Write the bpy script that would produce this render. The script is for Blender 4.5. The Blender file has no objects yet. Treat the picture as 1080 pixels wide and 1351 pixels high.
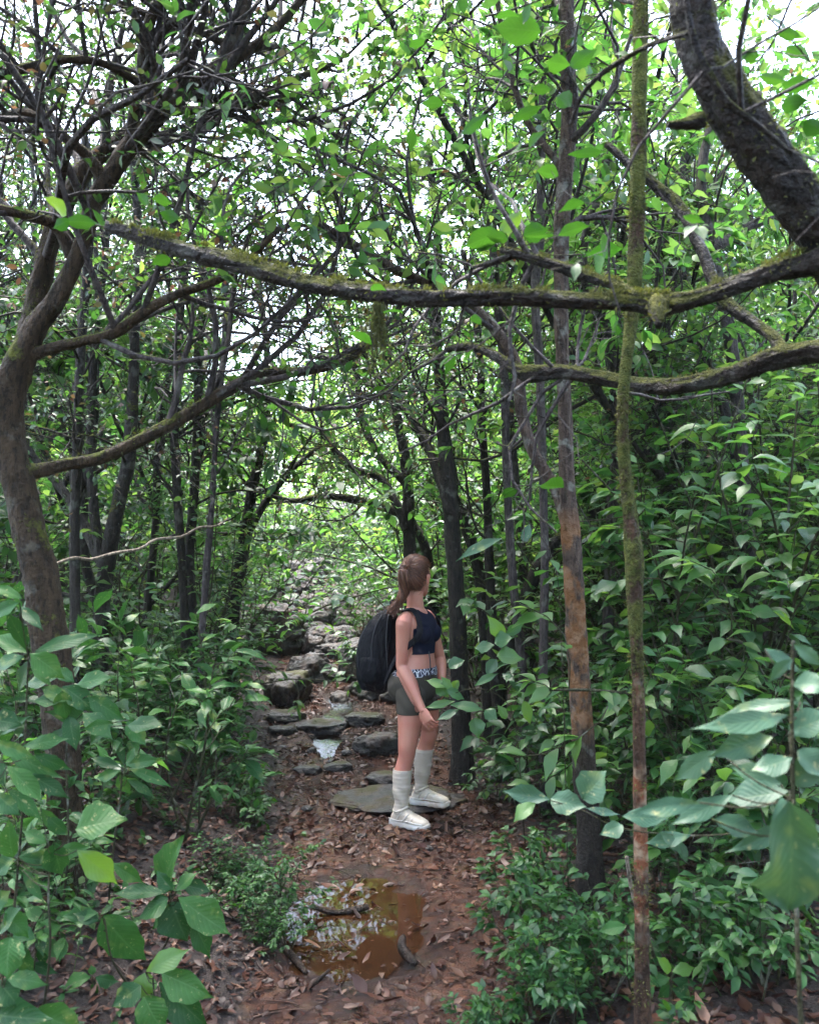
import bpy, bmesh, math, random
import numpy as np
from mathutils import Vector, Matrix, noise

SC = bpy.context.scene
COL = SC.collection
R = math.radians

# ------------------------------------------------------------------ camera
FPX = 1124.0                    # focal length in pixels of the 1080 x 1351 photograph
EYE = np.array([0.0, 0.0, 1.65])
PITCH = R(3.3)
cam_data = bpy.data.cameras.new('camera')
cam = bpy.data.objects.new('camera', cam_data)
COL.objects.link(cam)
cam.location = EYE
cam.rotation_euler = (R(90) + PITCH, 0, 0)
cam_data.sensor_fit = 'VERTICAL'
cam_data.sensor_height = 24.0
cam_data.lens = 24.0 * FPX / 1351.0
cam_data.clip_start = 0.05
cam_data.clip_end = 500
cam_data.dof.use_dof = True
cam_data.dof.focus_distance = 5.4
cam_data.dof.aperture_fstop = 2.8
SC.camera = cam

# ------------------------------------------------------------------ light
world = bpy.data.worlds.new('World')
SC.world = world
world.use_nodes = True
nt = world.node_tree
bg = nt.nodes['Background']
sky = nt.nodes.new('ShaderNodeTexSky')
sky.sky_type = 'NISHITA'
sky.sun_disc = False
SUN_EL, SUN_AZ = R(72), R(-40)        # azimuth from +Y, negative = to the left
sky.sun_elevation = SUN_EL
sky.sun_rotation = SUN_AZ
sky.air_density = 1.0
sky.dust_density = 3.0
hs = nt.nodes.new('ShaderNodeHueSaturation')
hs.inputs['Saturation'].default_value = 0.85
nt.links.new(sky.outputs[0], hs.inputs['Color'])
nt.links.new(hs.outputs[0], bg.inputs['Color'])
bg.inputs['Strength'].default_value = 0.15
sun_data = bpy.data.lights.new('sun', 'SUN')
sun_data.energy = 1.2
sun_data.angle = R(24)
sun_data.color = (1.0, 0.97, 0.93)
sun = bpy.data.objects.new('sun', sun_data)
COL.objects.link(sun)
sd = Vector((math.sin(SUN_AZ) * math.cos(SUN_EL), math.cos(SUN_AZ) * math.cos(SUN_EL), math.sin(SUN_EL)))
sun.rotation_euler = sd.to_track_quat('Z', 'Y').to_euler()
SC.view_settings.view_transform = 'Standard'
SC.view_settings.look = 'None'
SC.view_settings.exposure = 3.75
SC.view_settings.gamma = 1.0
SC.render.engine = 'CYCLES'
cy = SC.cycles
cy.max_bounces = 7; cy.diffuse_bounces = 4; cy.glossy_bounces = 2
cy.transmission_bounces = 4; cy.transparent_max_bounces = 8
cy.caustics_reflective = False; cy.caustics_refractive = False
cy.sample_clamp_indirect = 6.0
cy.use_denoising = True

# ------------------------------------------------------------------ geometry helpers
RNG = np.random.default_rng(7)
FW = np.array([0, math.cos(PITCH), math.sin(PITCH)])
UP = np.array([0, -math.sin(PITCH), math.cos(PITCH)])
RT = np.array([1.0, 0, 0])

def spot(px, py, d):
    return EYE + d * (FW + RT * (px - 540) / FPX + UP * (675.5 - py) / FPX)

def nrm(a):
    return a / np.maximum(np.linalg.norm(a, axis=-1, keepdims=True), 1e-9)

def sstep(a, b, x):
    t = np.clip((x - a) / (b - a), 0, 1)
    return t * t * (3 - 2 * t)

def wob(x, y, s=1.0, k=0.0):
    return (np.sin(x * 1.7 * s + 1.3 + k) * np.cos(y * 1.3 * s + 0.7 - k) + 0.5 * np.sin(x * 3.9 * s - y * 2.7 * s + k)
            + 0.25 * np.sin(x * 8.3 * s + y * 7.1 * s + 2 * k) + 0.25 * np.cos(y * 9.7 * s - x * 5.2 * s)) / 2.0

PY = [0, 3, 4, 5.5, 7, 9, 12, 16, 19, 24, 60]
PX = [-.15, -.13, 0, -.05, -.35, -.72, -1.18, -1.95, -2.3, -1.0, 3]
PW = [.5, .46, .52, .68, .66, .64, .55, .42, .4, .4, .4]
ZY = [-10, 0, 6.2, 7, 9, 12, 16, 20, 30, 60, 120]
ZZ = [0, 0, 0, .05, .27, .72, 1.33, 1.72, 2.5, 5, 9]

def ground_z(x, y):
    x = np.asarray(x, float); y = np.asarray(y, float)
    cx = np.interp(y, PY, PX); hw = np.interp(y, PY, PW)
    z = np.interp(y, ZY, ZZ)
    s = x - cx
    e = np.abs(s) - hw
    left = s < 0
    bank = np.where(left, 0.22 * sstep(-.05, .9, e) + .10 * np.clip(e - .6, 0, 8), 0.10 * sstep(-.05, .9, e) + .05 * np.clip(e - .6, 0, 8))
    z = z + bank
    off = sstep(-.2, .4, e)
    z = z + off * 0.05 * wob(x, y, 1.3) + (1 - off) * 0.014 * wob(x, y, 3.1, 1.0) + 0.006 * wob(x, y, 9.0, 2.0)
    # puddle hollow and a shallow channel where water collects
    q = ((x + .25) / .36) ** 2 + ((y - 4.02) / .58) ** 2 + .35 * wob(x, y, 3.5, .5)
    z = z - .05 * (1 - sstep(.25, 1.25, q)) + (1 - sstep(.6, 1.6, q)) * (.016 * wob(x, y, 7.0, 2.5) + .008 * wob(x, y, 17.0, .9))
    q2 = ((x + .72 + .06 * np.sin(y * 5)) / .17) ** 2 + ((y - 8.0) / 1.1) ** 2
    z = z - .085 * (1 - sstep(.3, 1.2, q2)) + .02 * (1 - sstep(.8, 1.6, q2)) * wob(x, y, 12.0, .4)
    return z

def gz(x, y):
    return float(ground_z(x, y))

def ground_hit(px, py):
    d = FW + RT * (px - 540) / FPX + UP * (675.5 - py) / FPX
    t = np.linspace(1.5, 60, 4000)
    P = EYE + t[:, None] * d
    below = P[:, 2] < ground_z(P[:, 0], P[:, 1])
    i = int(np.argmax(below)) if below.any() else 3999
    return P[i]

def build(name, V, faces, mat, parent=None, uv=None, smooth=True, mi=None):
    """one mesh object out of arrays: faces is a list of (M,k) index arrays, uv is per vertex"""
    me = bpy.data.meshes.new(name)
    V = np.asarray(V, np.float32)
    faces = [np.asarray(f, np.int32) for f in faces if len(f)]
    me.vertices.add(len(V)); me.vertices.foreach_set('co', V.ravel())
    li = np.concatenate([f.ravel() for f in faces])
    tot = np.concatenate([np.full(len(f), f.shape[1], np.int32) for f in faces])
    st = np.concatenate([[0], np.cumsum(tot)[:-1]]).astype(np.int32)
    me.loops.add(len(li)); me.loops.foreach_set('vertex_index', li)
    me.polygons.add(len(tot)); me.polygons.foreach_set('loop_start', st)
    me.polygons.foreach_set('use_smooth', np.full(len(tot), smooth, bool))
    if mi is not None:
        me.polygons.foreach_set('material_index', np.asarray(mi, np.int32))
    if uv is not None:
        l = me.uv_layers.new(name='uv')
        l.data.foreach_set('uv', np.asarray(uv, np.float32)[li].ravel())
    me.update(calc_edges=True)
    for m in (mat if isinstance(mat, (list, tuple)) else [mat]):
        me.materials.append(m)
    o = bpy.data.objects.new(name, me)
    COL.objects.link(o)
    if parent is not None:
        o.parent = parent
    return o

def tag(o, label=None, cat=None, group=None, kind=None):
    if label: o['label'] = label
    if cat: o['category'] = cat
    if group: o['group'] = group
    if kind: o['kind'] = kind
    return o

def empty(name, loc=(0, 0, 0), rz=0, label=None, cat=None, group=None):
    o = bpy.data.objects.new(name, None)
    o.empty_display_size = .1
    COL.objects.link(o)
    o.location = [float(c) for c in loc]; o.rotation_euler = (0, 0, rz)
    return tag(o, label, cat, group)

def copy_tree(src, loc, rz, scale=1.0, tilt=(0, 0), label=None, group=None):
    c = src.copy(); COL.objects.link(c)
    c.location = [float(v) for v in loc]; c.rotation_euler = (tilt[0], tilt[1], rz)
    c.scale = (scale,) * 3 if not hasattr(scale, '__len__') else scale
    if label: c['label'] = label
    if group: c['group'] = group
    for ch in src.children:
        k = ch.copy(); COL.objects.link(k); k.parent = c
        for g in ch.children:
            s = g.copy(); COL.objects.link(s); s.parent = k
    return c

class Geo:
    """collects vertices and faces"""
    def __init__(s): s.V = []; s.F = {}; s.n = 0; s.UV = []
    def add(s, V, faces, uv=None):
        s.V.append(V)
        for f in faces:
            if len(f): s.F.setdefault(f.shape[1], []).append(f + s.n)
        s.n += len(V)
        s.UV.append(uv if uv is not None else np.zeros((len(V), 2)))
    def build(s, name, mat, parent=None, smooth=True):
        return build(name, np.concatenate(s.V), [np.concatenate(f) for f in s.F.values()], mat, parent, np.concatenate(s.UV), smooth)

def spline(pts, n):
    """Catmull-Rom through rows of pts, n samples"""
    p = np.asarray(pts, float)
    if len(p) == 2: p = np.stack([p[0], (p[0] + p[1]) / 2, p[1]])
    q = np.concatenate([[2 * p[0] - p[1]], p, [2 * p[-1] - p[-2]]])
    m = len(p) - 1
    d = np.linalg.norm(np.diff(p[:, :3], axis=0), axis=1)
    cu = np.concatenate([[0], np.cumsum(d)]) / d.sum()
    t = np.interp(np.linspace(0, 1, n), cu, np.arange(m + 1))
    i = np.minimum(t.astype(int), m - 1); f = (t - i)[:, None]
    a, b, c, e = q[i], q[i + 1], q[i + 2], q[i + 3]
    return .5 * (2 * b + (c - a) * f + (2 * a - 5 * b + 4 * c - e) * f ** 2 + (3 * b - a - 3 * c + e) * f ** 3)

def tubes(geo, P, Rd, sides=5, cap=False, rough=0.0, rng=RNG):
    """P (B,n,3) centre lines with radii Rd (B,n) into geo"""
    P = np.asarray(P, float); Rd = np.asarray(Rd, float)
    B, n, _ = P.shape
    T = nrm(np.gradient(P, axis=1))
    md = nrm(P[:, -1] - P[:, 0])
    ax = np.eye(3)[np.argmin(np.abs(md), axis=1)]
    S = ax[:, None, :] - (ax[:, None, :] * T).sum(-1, keepdims=True) * T
    S = nrm(S); N = np.cross(T, S)
    a = np.linspace(0, 2 * np.pi, sides, endpoint=False)
    rr = Rd[:, :, None] * np.ones(sides)
    if rough:
        ph = rng.uniform(0, 6.28, 6)
        k = np.arange(n)[None, :, None]
        u = k * (0.35 if n < 90 else .13)
        w = (np.sin(2 * a[None, None] + u * .7 + ph[0]) + np.sin(3 * a[None, None] - u * 1.1 + ph[1]) + .8 * np.sin(u * 2.3 + a[None, None] + ph[2])
             + .7 * np.sin(5 * a[None, None] + u * 3.1 + ph[3]))
        jit = rng.standard_normal((B, n, sides)); jit = jit + np.roll(jit, 1, 1) + np.roll(jit, 1, 2)
        rr = rr * (.86 if sides > 20 else .95) * (1 + rough * w + rough * .45 * jit)
    V = P[:, :, None, :] + rr[..., None] * (np.cos(a)[None, None, :, None] * S[:, :, None, :] + np.sin(a)[None, None, :, None] * N[:, :, None, :])
    idx = np.arange(B * n * sides).reshape(B, n, sides)
    q = np.stack([idx[:, :-1], np.roll(idx, -1, 2)[:, :-1], np.roll(idx, -1, 2)[:, 1:], idx[:, 1:]], -1).reshape(-1, 4)
    fs = [q]
    V = V.reshape(-1, 3)
    L = np.concatenate([np.zeros((B, 1)), np.cumsum(np.linalg.norm(np.diff(P, axis=1), axis=2), 1)], 1)
    uv = np.stack([np.broadcast_to(np.abs(a / np.pi - 1)[None, None], (B, n, sides)), np.broadcast_to(L[:, :, None], (B, n, sides))], -1).reshape(-1, 2)
    if cap:
        c = np.concatenate([P[:, 0], P[:, -1]])
        o = len(V)
        V = np.concatenate([V, c]); uv = np.concatenate([uv, np.zeros((2 * B, 2))])
        r0, r1 = idx[:, 0], idx[:, -1]
        t0 = np.stack([np.roll(r0, -1, 1), r0, np.broadcast_to((o + np.arange(B))[:, None], r0.shape)], -1).reshape(-1, 3)
        t1 = np.stack([r1, np.roll(r1, -1, 1), np.broadcast_to((o + B + np.arange(B))[:, None], r1.shape)], -1).reshape(-1, 3)
        fs.append(np.concatenate([t0, t1]))
    geo.add(V, fs, uv)

def leaf_tpl(nu, nv, p=.85, q=.9, tip=.5):
    t = np.linspace(0, 1, nv)
    w = np.sin(np.pi * t ** p) ** q * (1 - tip * sstep(.62, .97, t))
    w[0] = .04; w[-1] = .015
    u = np.linspace(-1, 1, nu)
    X = (u[None] * w[:, None] * .5).ravel(); Tt = np.repeat(t, nu); U = np.tile(u, nv)
    i = np.arange(nu * nv).reshape(nv, nu)
    F = np.stack([i[:-1, :-1], i[:-1, 1:], i[1:, 1:], i[1:, :-1]], -1).reshape(-1, 4)
    return X, Tt, U, F
TPL = {'hi': leaf_tpl(7, 14, .92, 1.15, .55), 'mid': leaf_tpl(3, 6, .9, 1.05, .45), 'lo': leaf_tpl(3, 4, .8, .8, .2),
       'litter': leaf_tpl(3, 5, .9, .8, .2), 'lobed': leaf_tpl(9, 18, .8, .9, .5), 'broad': leaf_tpl(7, 14, .78, .85, .5)}

def lobe():
    X, T, U, F = TPL['lobed']
    w = np.interp(T, [0, .08, .25, .40, .50, .56, .60, .66, .78, .82, .9, 1], [.05, .42, .72, .90, 1.0, .95, .80, .72, .50, .36, .17, .01])
    TPL['lobed'] = (U * w * .5, T + .06 * np.abs(U) ** 2 * np.sin(T * 3.1), U, F)
lobe()

def leaves(geo, pos, dr, up, L, W, tpl='mid', droop=.25, fold=.25, wave=.05, rng=RNG):
    """a leaf blade at every pos along dr with its upper side towards up"""
    X, T, U, F = TPL[tpl]
    N = len(pos)
    if not N: return
    dr = nrm(dr); up = up - (up * dr).sum(1, keepdims=True) * dr; up = nrm(up); sd = np.cross(dr, up)
    L = np.broadcast_to(L, N)[:, None]; W = np.broadcast_to(W, N)[:, None]
    dp = np.broadcast_to(droop, N)[:, None] * rng.uniform(.5, 1.5, (N, 1))
    fo = fold * rng.uniform(.3, 1.6, (N, 1))
    ph = rng.uniform(0, 6.28, (N, 1)); tw = rng.normal(0, .35, (N, 1))
    x = X[None] * W * (1 + .07 * np.sin(T[None] * rng.uniform(14, 26, (N, 1)) + U[None] * 1.3 + rng.uniform(0, 6, (N, 1))) * np.abs(U[None])) * (1 + rng.normal(0, .12, (N, 1)) * U[None])
    z = -dp * L * T[None] ** 2 + fo * np.abs(x) + (wave if tpl != 'lobed' else .13) * W * np.sin(T[None] * 9 + ph + U[None] * 2) * np.abs(U[None]) + tw * x * T[None]
    y = T[None] * L * (1 - .25 * dp * T[None])
    x = x + .06 * L * np.sin(ph) * T[None] ** 2
    V = pos[:, None] + x[..., None] * sd[:, None] + y[..., None] * dr[:, None] + z[..., None] * up[:, None]
    n = len(X)
    f = (F[None] + (np.arange(N) * n)[:, None, None]).reshape(-1, 4)
    uv = np.stack([np.tile(U * .5 + .5, N), np.tile(T, N)], -1)
    geo.add(V.reshape(-1, 3), [f], uv)

def walk(S, D, L, n, wander, bias, rng):
    """random-walk centre lines: starts S (B,3), directions D, lengths L (B)"""
    P = [S]; D = nrm(D)
    mom = np.zeros_like(D)
    for k in range(n - 1):
        mom = .5 * mom + rng.normal(0, wander, D.shape)
        D = nrm(D + mom + np.asarray(bias))
        P.append(P[-1] + D * (L / (n - 1))[:, None])
    return np.stack(P, 1)

def sprout(P, Rd, per, t0, t1, ang, rng, ratio=.6):
    """child starts, directions, radii along parents P (B,n,3)"""
    B, n, _ = P.shape
    t = rng.uniform(t0, t1, (B, per)) * (n - 1)
    i = np.minimum(t.astype(int), n - 2); f = t - i
    b = np.arange(B)[:, None]
    S = P[b, i] * (1 - f)[..., None] + P[b, i + 1] * f[..., None]
    T = nrm(P[b, i + 1] - P[b, i])
    r = (Rd[b, i] * (1 - f) + Rd[b, i + 1] * f) * ratio
    rv = rng.standard_normal(T.shape); rv = nrm(rv - (rv * T).sum(-1, keepdims=True) * T)
    a = rng.uniform(ang[0], ang[1], T.shape[:2])[..., None]
    D = T * np.cos(a) + rv * np.sin(a)
    return S.reshape(-1, 3), D.reshape(-1, 3), r.reshape(-1)
# ------------------------------------------------------------------ materials
class NT:
    def __init__(s, name):
        s.m = bpy.data.materials.new(name); s.m.use_nodes = True
        s.t = s.m.node_tree; s.t.nodes.clear()
        s.out = s.n('ShaderNodeOutputMaterial')
    def n(s, typ, inp=None, **kw):
        k = s.t.nodes.new(typ)
        for a, v in kw.items(): setattr(k, a, v)
        for a, v in (inp or {}).items():
            if isinstance(v, bpy.types.NodeSocket): s.t.links.new(v, k.inputs[a])
            else: k.inputs[a].default_value = v
        return k
    def math(s, op, a, b=0.0, c=0.0, clamp=False):
        return s.n('ShaderNodeMath', {0: a, 1: b, 2: c}, operation=op, use_clamp=clamp).outputs[0]
    def ramp(s, f, stops, interp='LINEAR'):
        k = s.n('ShaderNodeValToRGB', {0: f}); r = k.color_ramp; r.interpolation = interp
        while len(r.elements) < len(stops): r.elements.new(.5)
        for e, (p, c) in zip(r.elements, stops):
            e.position = p; e.color = (*c, 1) if hasattr(c, '__len__') else (c, c, c, 1)
        return k.outputs[0]
    def mix(s, f, a, b, typ='MIX'):
        k = s.n('ShaderNodeMix', data_type='RGBA', blend_type=typ)
        for sk, v in ((k.inputs[0], f), (k.inputs[6], a), (k.inputs[7], b)):
            if isinstance(v, bpy.types.NodeSocket): s.t.links.new(v, sk)
            else: sk.default_value = (*v, 1) if hasattr(v, '__len__') and len(v) == 3 else v
        return k.outputs[2]
    def noise(s, vec, scale, detail=3, rough=.55, typ=None):
        return s.n('ShaderNodeTexNoise', {'Vector': vec, 'Scale': scale, 'Detail': detail, 'Roughness': rough}).outputs[0]
    def bump(s, h, strength, dist=.01, normal=None):
        i = {'Height': h, 'Strength': strength, 'Distance': dist}
        if normal is not None: i['Normal'] = normal
        return s.n('ShaderNodeBump', i).outputs[0]
    def bsdf(s, **kw):
        return s.n('ShaderNodeBsdfPrincipled', {k.replace('_', ' '): v for k, v in kw.items()}).outputs[0]
    def done(s, sh):
        s.t.links.new(sh, s.out.inputs[0]); return s.m

def leaf_mat(name, cols, trans, rough=.38, tfac=.38, spots=0.0, veins=True, spec=.5):
    n = NT(name)
    isl = n.n('ShaderNodeNewGeometry').outputs['Random Per Island']
    oi = n.n('ShaderNodeObjectInfo').outputs['Random']
    f = n.math('FRACT', n.math('ADD', isl, n.math('MULTIPLY', oi, .37)))
    base = n.ramp(f, [(i / (len(cols) - 1), c) for i, c in enumerate(cols)])
    base = n.mix(n.ramp(n.noise(n.n('ShaderNodeTexCoord').outputs['Object'], 28, 3, .6), [(.35, 0.0), (.7, .4)]), base, n.mix(1.0, base, (.45, .5, .4), 'MULTIPLY'))
    tr = n.ramp(f, [(i / (len(trans) - 1), c) for i, c in enumerate(trans)])
    nrmal = None
    pos = n.n('ShaderNodeTexCoord').outputs['Object']
    if veins:
        uv = n.n('ShaderNodeUVMap').outputs[0]
        sp = n.n('ShaderNodeSeparateXYZ', {0: uv})
        au = n.math('ABSOLUTE', n.math('SUBTRACT', sp.outputs[0], .5))
        mid = n.math('SUBTRACT', 1.0, n.math('DIVIDE', au, .045, clamp=True), clamp=True)
        sv = n.math('SINE', n.math('MULTIPLY', n.math('SUBTRACT', sp.outputs[1], n.math('MULTIPLY', au, .55)), 62.0))
        svm = n.math('MULTIPLY', n.math('POWER', n.math('MAXIMUM', sv, 0.0), 6.0), .35)
        v = n.math('MAXIMUM', n.math('MULTIPLY', mid, .8), svm)
        base = n.mix(n.math('MULTIPLY', v, .30), base, (.12, .19, .08))
        nrmal = n.bump(n.math('ADD', sv, n.math('MULTIPLY', mid, -2.0)), .13, .0022)
    if spots:
        ns = n.noise(pos, 60, 3, .7)
        k = n.ramp(ns, [(.62, 0.0), (.70, spots)])
        base = n.mix(k, base, (.30, .27, .12))
        ns2 = n.noise(pos, 17, 2, .5)
        base = n.mix(n.ramp(ns2, [(.6, 0.0), (.75, spots * .7)]), base, (.20, .22, .05))
    kw = dict(Base_Color=base, Roughness=rough)
    if nrmal is not None: kw['Normal'] = nrmal
    p = n.n('ShaderNodeBsdfPrincipled', {k.replace('_', ' '): v for k, v in kw.items()})
    p.inputs['Specular IOR Level'].default_value = spec
    t = n.n('ShaderNodeBsdfTranslucent', {'Color': tr})
    return n.done(n.n('ShaderNodeMixShader', {0: tfac, 1: p.outputs[0], 2: t.outputs[0]}).outputs[0])

def bark_mat(name, dark, light, moss=.4, mosscol=((.06, .075, .012), (.16, .17, .03)), top=.5, rough=.75, patch=None, zpatch=None, wet=0.0, stretch=(1, 1, .25), mscale=5.0, lichen=.3, base_stain=0.0, pthr=.5):
    n = NT(name)
    co = n.n('ShaderNodeTexCoord').outputs['Object']
    st = n.n('ShaderNodeMapping', {0: co, 3: stretch}).outputs[0]
    a = n.noise(st, 22, 5, .65); b = n.noise(co, 70, 4, .6); big = n.noise(co, mscale, 4, .6)
    base = n.mix(n.ramp(a, [(.32, 0.0), (.68, 1.0)]), dark, light)
    base = n.mix(n.ramp(n.noise(st, 60, 4, .7), [(.50, 0.0), (.60, .75)]), base, tuple(v * .35 for v in dark))
    base = n.mix(n.ramp(n.noise(co, 9, 3, .6), [(.58, 0.0), (.66, lichen)]), base, (.30, .31, .27))
    if patch:
        pn = n.noise(n.n('ShaderNodeMapping', {0: co, 3: (1, 1, .7)}).outputs[0], 11, 3, .6)
        pk = n.ramp(pn, [(pthr, 0.0), (pthr + .11, 1.0)])
        if zpatch:
            z = n.n('ShaderNodeSeparateXYZ', {0: co}).outputs[2]
            zz = n.math('ADD', z, n.math('MULTIPLY', n.math('SUBTRACT', big, .5), .25))
            pk = n.math('MULTIPLY', pk, n.n('ShaderNodeMapRange', {0: zz, 1: zpatch[1], 2: zpatch[1] - .12, 3: 0.0, 4: 1.0}).outputs[0])
            pk = n.math('MULTIPLY', pk, n.n('ShaderNodeMapRange', {0: zz, 1: zpatch[0], 2: zpatch[0] + .12, 3: 0.0, 4: 1.0}).outputs[0])
        pc = n.mix(n.ramp(n.noise(co, 24, 2, .5), [(.42, 0.0), (.6, 1.0)]), patch[0], patch[1])
        base = n.mix(pk, base, pc)
    nz = n.n('ShaderNodeSeparateXYZ', {0: n.n('ShaderNodeNewGeometry').outputs['Normal']}).outputs[2]
    mk = n.math('ADD', n.math('MULTIPLY', nz, top), n.math('ADD', n.math('MULTIPLY', n.math('SUBTRACT', big, .5), 2.2), moss - .5))
    mk = n.math('ADD', mk, n.math('MULTIPLY', n.math('SUBTRACT', b, .5), .8))
    if zpatch:
        mk = n.math('SUBTRACT', mk, n.math('MULTIPLY', pk, .8))
        low = n.n('ShaderNodeMapRange', {0: zz, 1: zpatch[1] + .1, 2: zpatch[1] - .25, 3: 0.0, 4: .75}).outputs[0]
        mk = n.math('SUBTRACT', mk, low)
    mk = n.ramp(mk, [(.0, 0.0), (.25, 1.0)])
    mc = n.mix(n.ramp(n.noise(co, 38, 3, .6), [(.35, 0.0), (.7, 1.0)]), mosscol[0], mosscol[1])
    col = n.mix(mk, base, mc)
    h = n.math('ADD', n.math('ADD', n.math('MULTIPLY', a, 1.2), n.math('MULTIPLY', b, .5)), n.math('MULTIPLY', mk, n.math('MULTIPLY', n.noise(co, 160, 2, .6), 1.0)))
    rg = n.mix(mk, (rough,) * 3, (.95,) * 3)
    if zpatch and base_stain:
        sk = n.n('ShaderNodeMapRange', {0: zz, 1: base_stain, 2: base_stain - .25, 3: 0.0, 4: .8}).outputs[0]
        col = n.mix(sk, col, (.012, .010, .008))
    p = n.n('ShaderNodeBsdfPrincipled', {'Base Color': col, 'Roughness': rg, 'Normal': n.bump(h, 1.0, .03)})
    p.inputs['Specular IOR Level'].default_value = .22
    return n.done(p.outputs[0])

M = {}
# fresh leaf greens, dark to light (real-world albedo)
M['broad'] = leaf_mat('broad_leaf', [(.008, .038, .010), (.012, .052, .013), (.018, .070, .015), (.032, .092, .018)], [(.05, .18, .03), (.09, .27, .04)], .42, .12, spots=.6, spec=.17)
M['pale'] = leaf_mat('pale_leaf', [(.026, .070, .040), (.034, .082, .045), (.044, .095, .050)], [(.08, .2, .05), (.12, .28, .07)], .42, .08, spots=.6, spec=.28)
M['shrub'] = leaf_mat('shrub_leaf', [(.009, .042, .014), (.015, .060, .018), (.024, .082, .020), (.055, .125, .022)], [(.06, .21, .03), (.11, .33, .04), (.26, .48, .06)], .38, .26, spec=.4)
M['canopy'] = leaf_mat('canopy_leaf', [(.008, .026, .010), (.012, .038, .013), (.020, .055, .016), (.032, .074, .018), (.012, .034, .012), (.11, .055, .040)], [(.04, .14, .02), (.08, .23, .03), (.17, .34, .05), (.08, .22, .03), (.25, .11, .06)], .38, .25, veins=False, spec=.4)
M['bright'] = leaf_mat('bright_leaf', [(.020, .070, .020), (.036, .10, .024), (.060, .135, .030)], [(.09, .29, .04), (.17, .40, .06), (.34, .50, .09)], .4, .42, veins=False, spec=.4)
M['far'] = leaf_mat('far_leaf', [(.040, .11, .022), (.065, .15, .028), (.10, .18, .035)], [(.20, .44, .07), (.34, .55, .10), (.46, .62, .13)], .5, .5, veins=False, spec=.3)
M['herb'] = leaf_mat('herb_leaf', [(.007, .036, .010), (.012, .056, .012), (.020, .080, .014), (.04, .10, .016)], [(.05, .2, .015), (.12, .32, .02)], .5, .2, veins=False, spec=.35)
M['young'] = leaf_mat('young_leaf', [(.038, .105, .016), (.055, .13, .02)], [(.2, .45, .03), (.28, .5, .04)], .4, .25)
M['topleaf'] = leaf_mat('glossy_top_leaf', [(.014, .062, .008), (.022, .085, .010)], [(.035, .13, .010), (.06, .18, .014)], .42, .34, spec=.3)
M['litter'] = leaf_mat('dead_leaf', [(.026, .009, .005), (.042, .013, .008), (.017, .007, .006), (.080, .032, .018), (.054, .017, .009), (.022, .011, .010), (.15, .078, .048), (.032, .010, .006)], [(.05, .015, .008), (.08, .025, .012)], .45, .06, veins=False, spec=.28)

M['bark_left'] = bark_mat('rough_brown_bark', (.014, .009, .005), (.060, .038, .020), moss=.2, top=.55, stretch=(1, 1, .3), lichen=.12)
M['bark_mossy'] = bark_mat('mossy_black_bark', (.004, .003, .0026), (.028, .019, .014), moss=.42, top=.7, rough=.5, mosscol=((.030, .036, .007), (.10, .100, .020)), stretch=(.6, 1, 1), lichen=.12)
M['bark_slender'] = bark_mat('moss_covered_bark', (.026, .014, .009), (.085, .045, .026), moss=.80, top=.1, patch=((.16, .055, .026), (.25, .175, .115)), zpatch=(.30, 1.30), mosscol=((.045, .060, .012), (.15, .16, .038)), lichen=.15)
M['bark_orange'] = bark_mat('peeling_orange_bark', (.030, .020, .015), (.105, .072, .054), moss=.12, top=.1, patch=((.135, .058, .020), (.18, .10, .055)), zpatch=(.75, 1.85), lichen=.35, base_stain=.85, pthr=.44)
M['bark_dark'] = bark_mat('dark_wet_bark', (.006, .005, .004), (.031, .024, .018), moss=.2, top=.4, rough=.6, lichen=.15)
M['bark_grey'] = bark_mat('grey_twig_bark', (.024, .019, .019), (.090, .072, .070), moss=.12, top=.4, rough=.65, lichen=.2)
M['deadwood'] = bark_mat('pale_dead_wood', (.10, .075, .055), (.26, .21, .16), moss=.05, top=.2)
M['wetwood'] = bark_mat('wet_dark_wood', (.012, .008, .006), (.045, .028, .019), moss=-.6, top=.0, rough=.4, lichen=.0)
M['stem'] = bark_mat('green_brown_stem', (.022, .024, .011), (.055, .050, .024), moss=.1, top=.2)

n = NT('moss_tuft')
isl = n.n('ShaderNodeNewGeometry').outputs['Random Per Island']
M['moss'] = n.done(n.n('ShaderNodeMixShader', {0: .35, 1: n.bsdf(Base_Color=n.ramp(isl, [(0, (.028, .034, .007)), (.6, (.066, .072, .014)), (1, (.12, .115, .028))]), Roughness=.9),
    2: n.n('ShaderNodeBsdfTranslucent', {'Color': (.11, .125, .02, 1)}).outputs[0]}).outputs[0])

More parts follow.
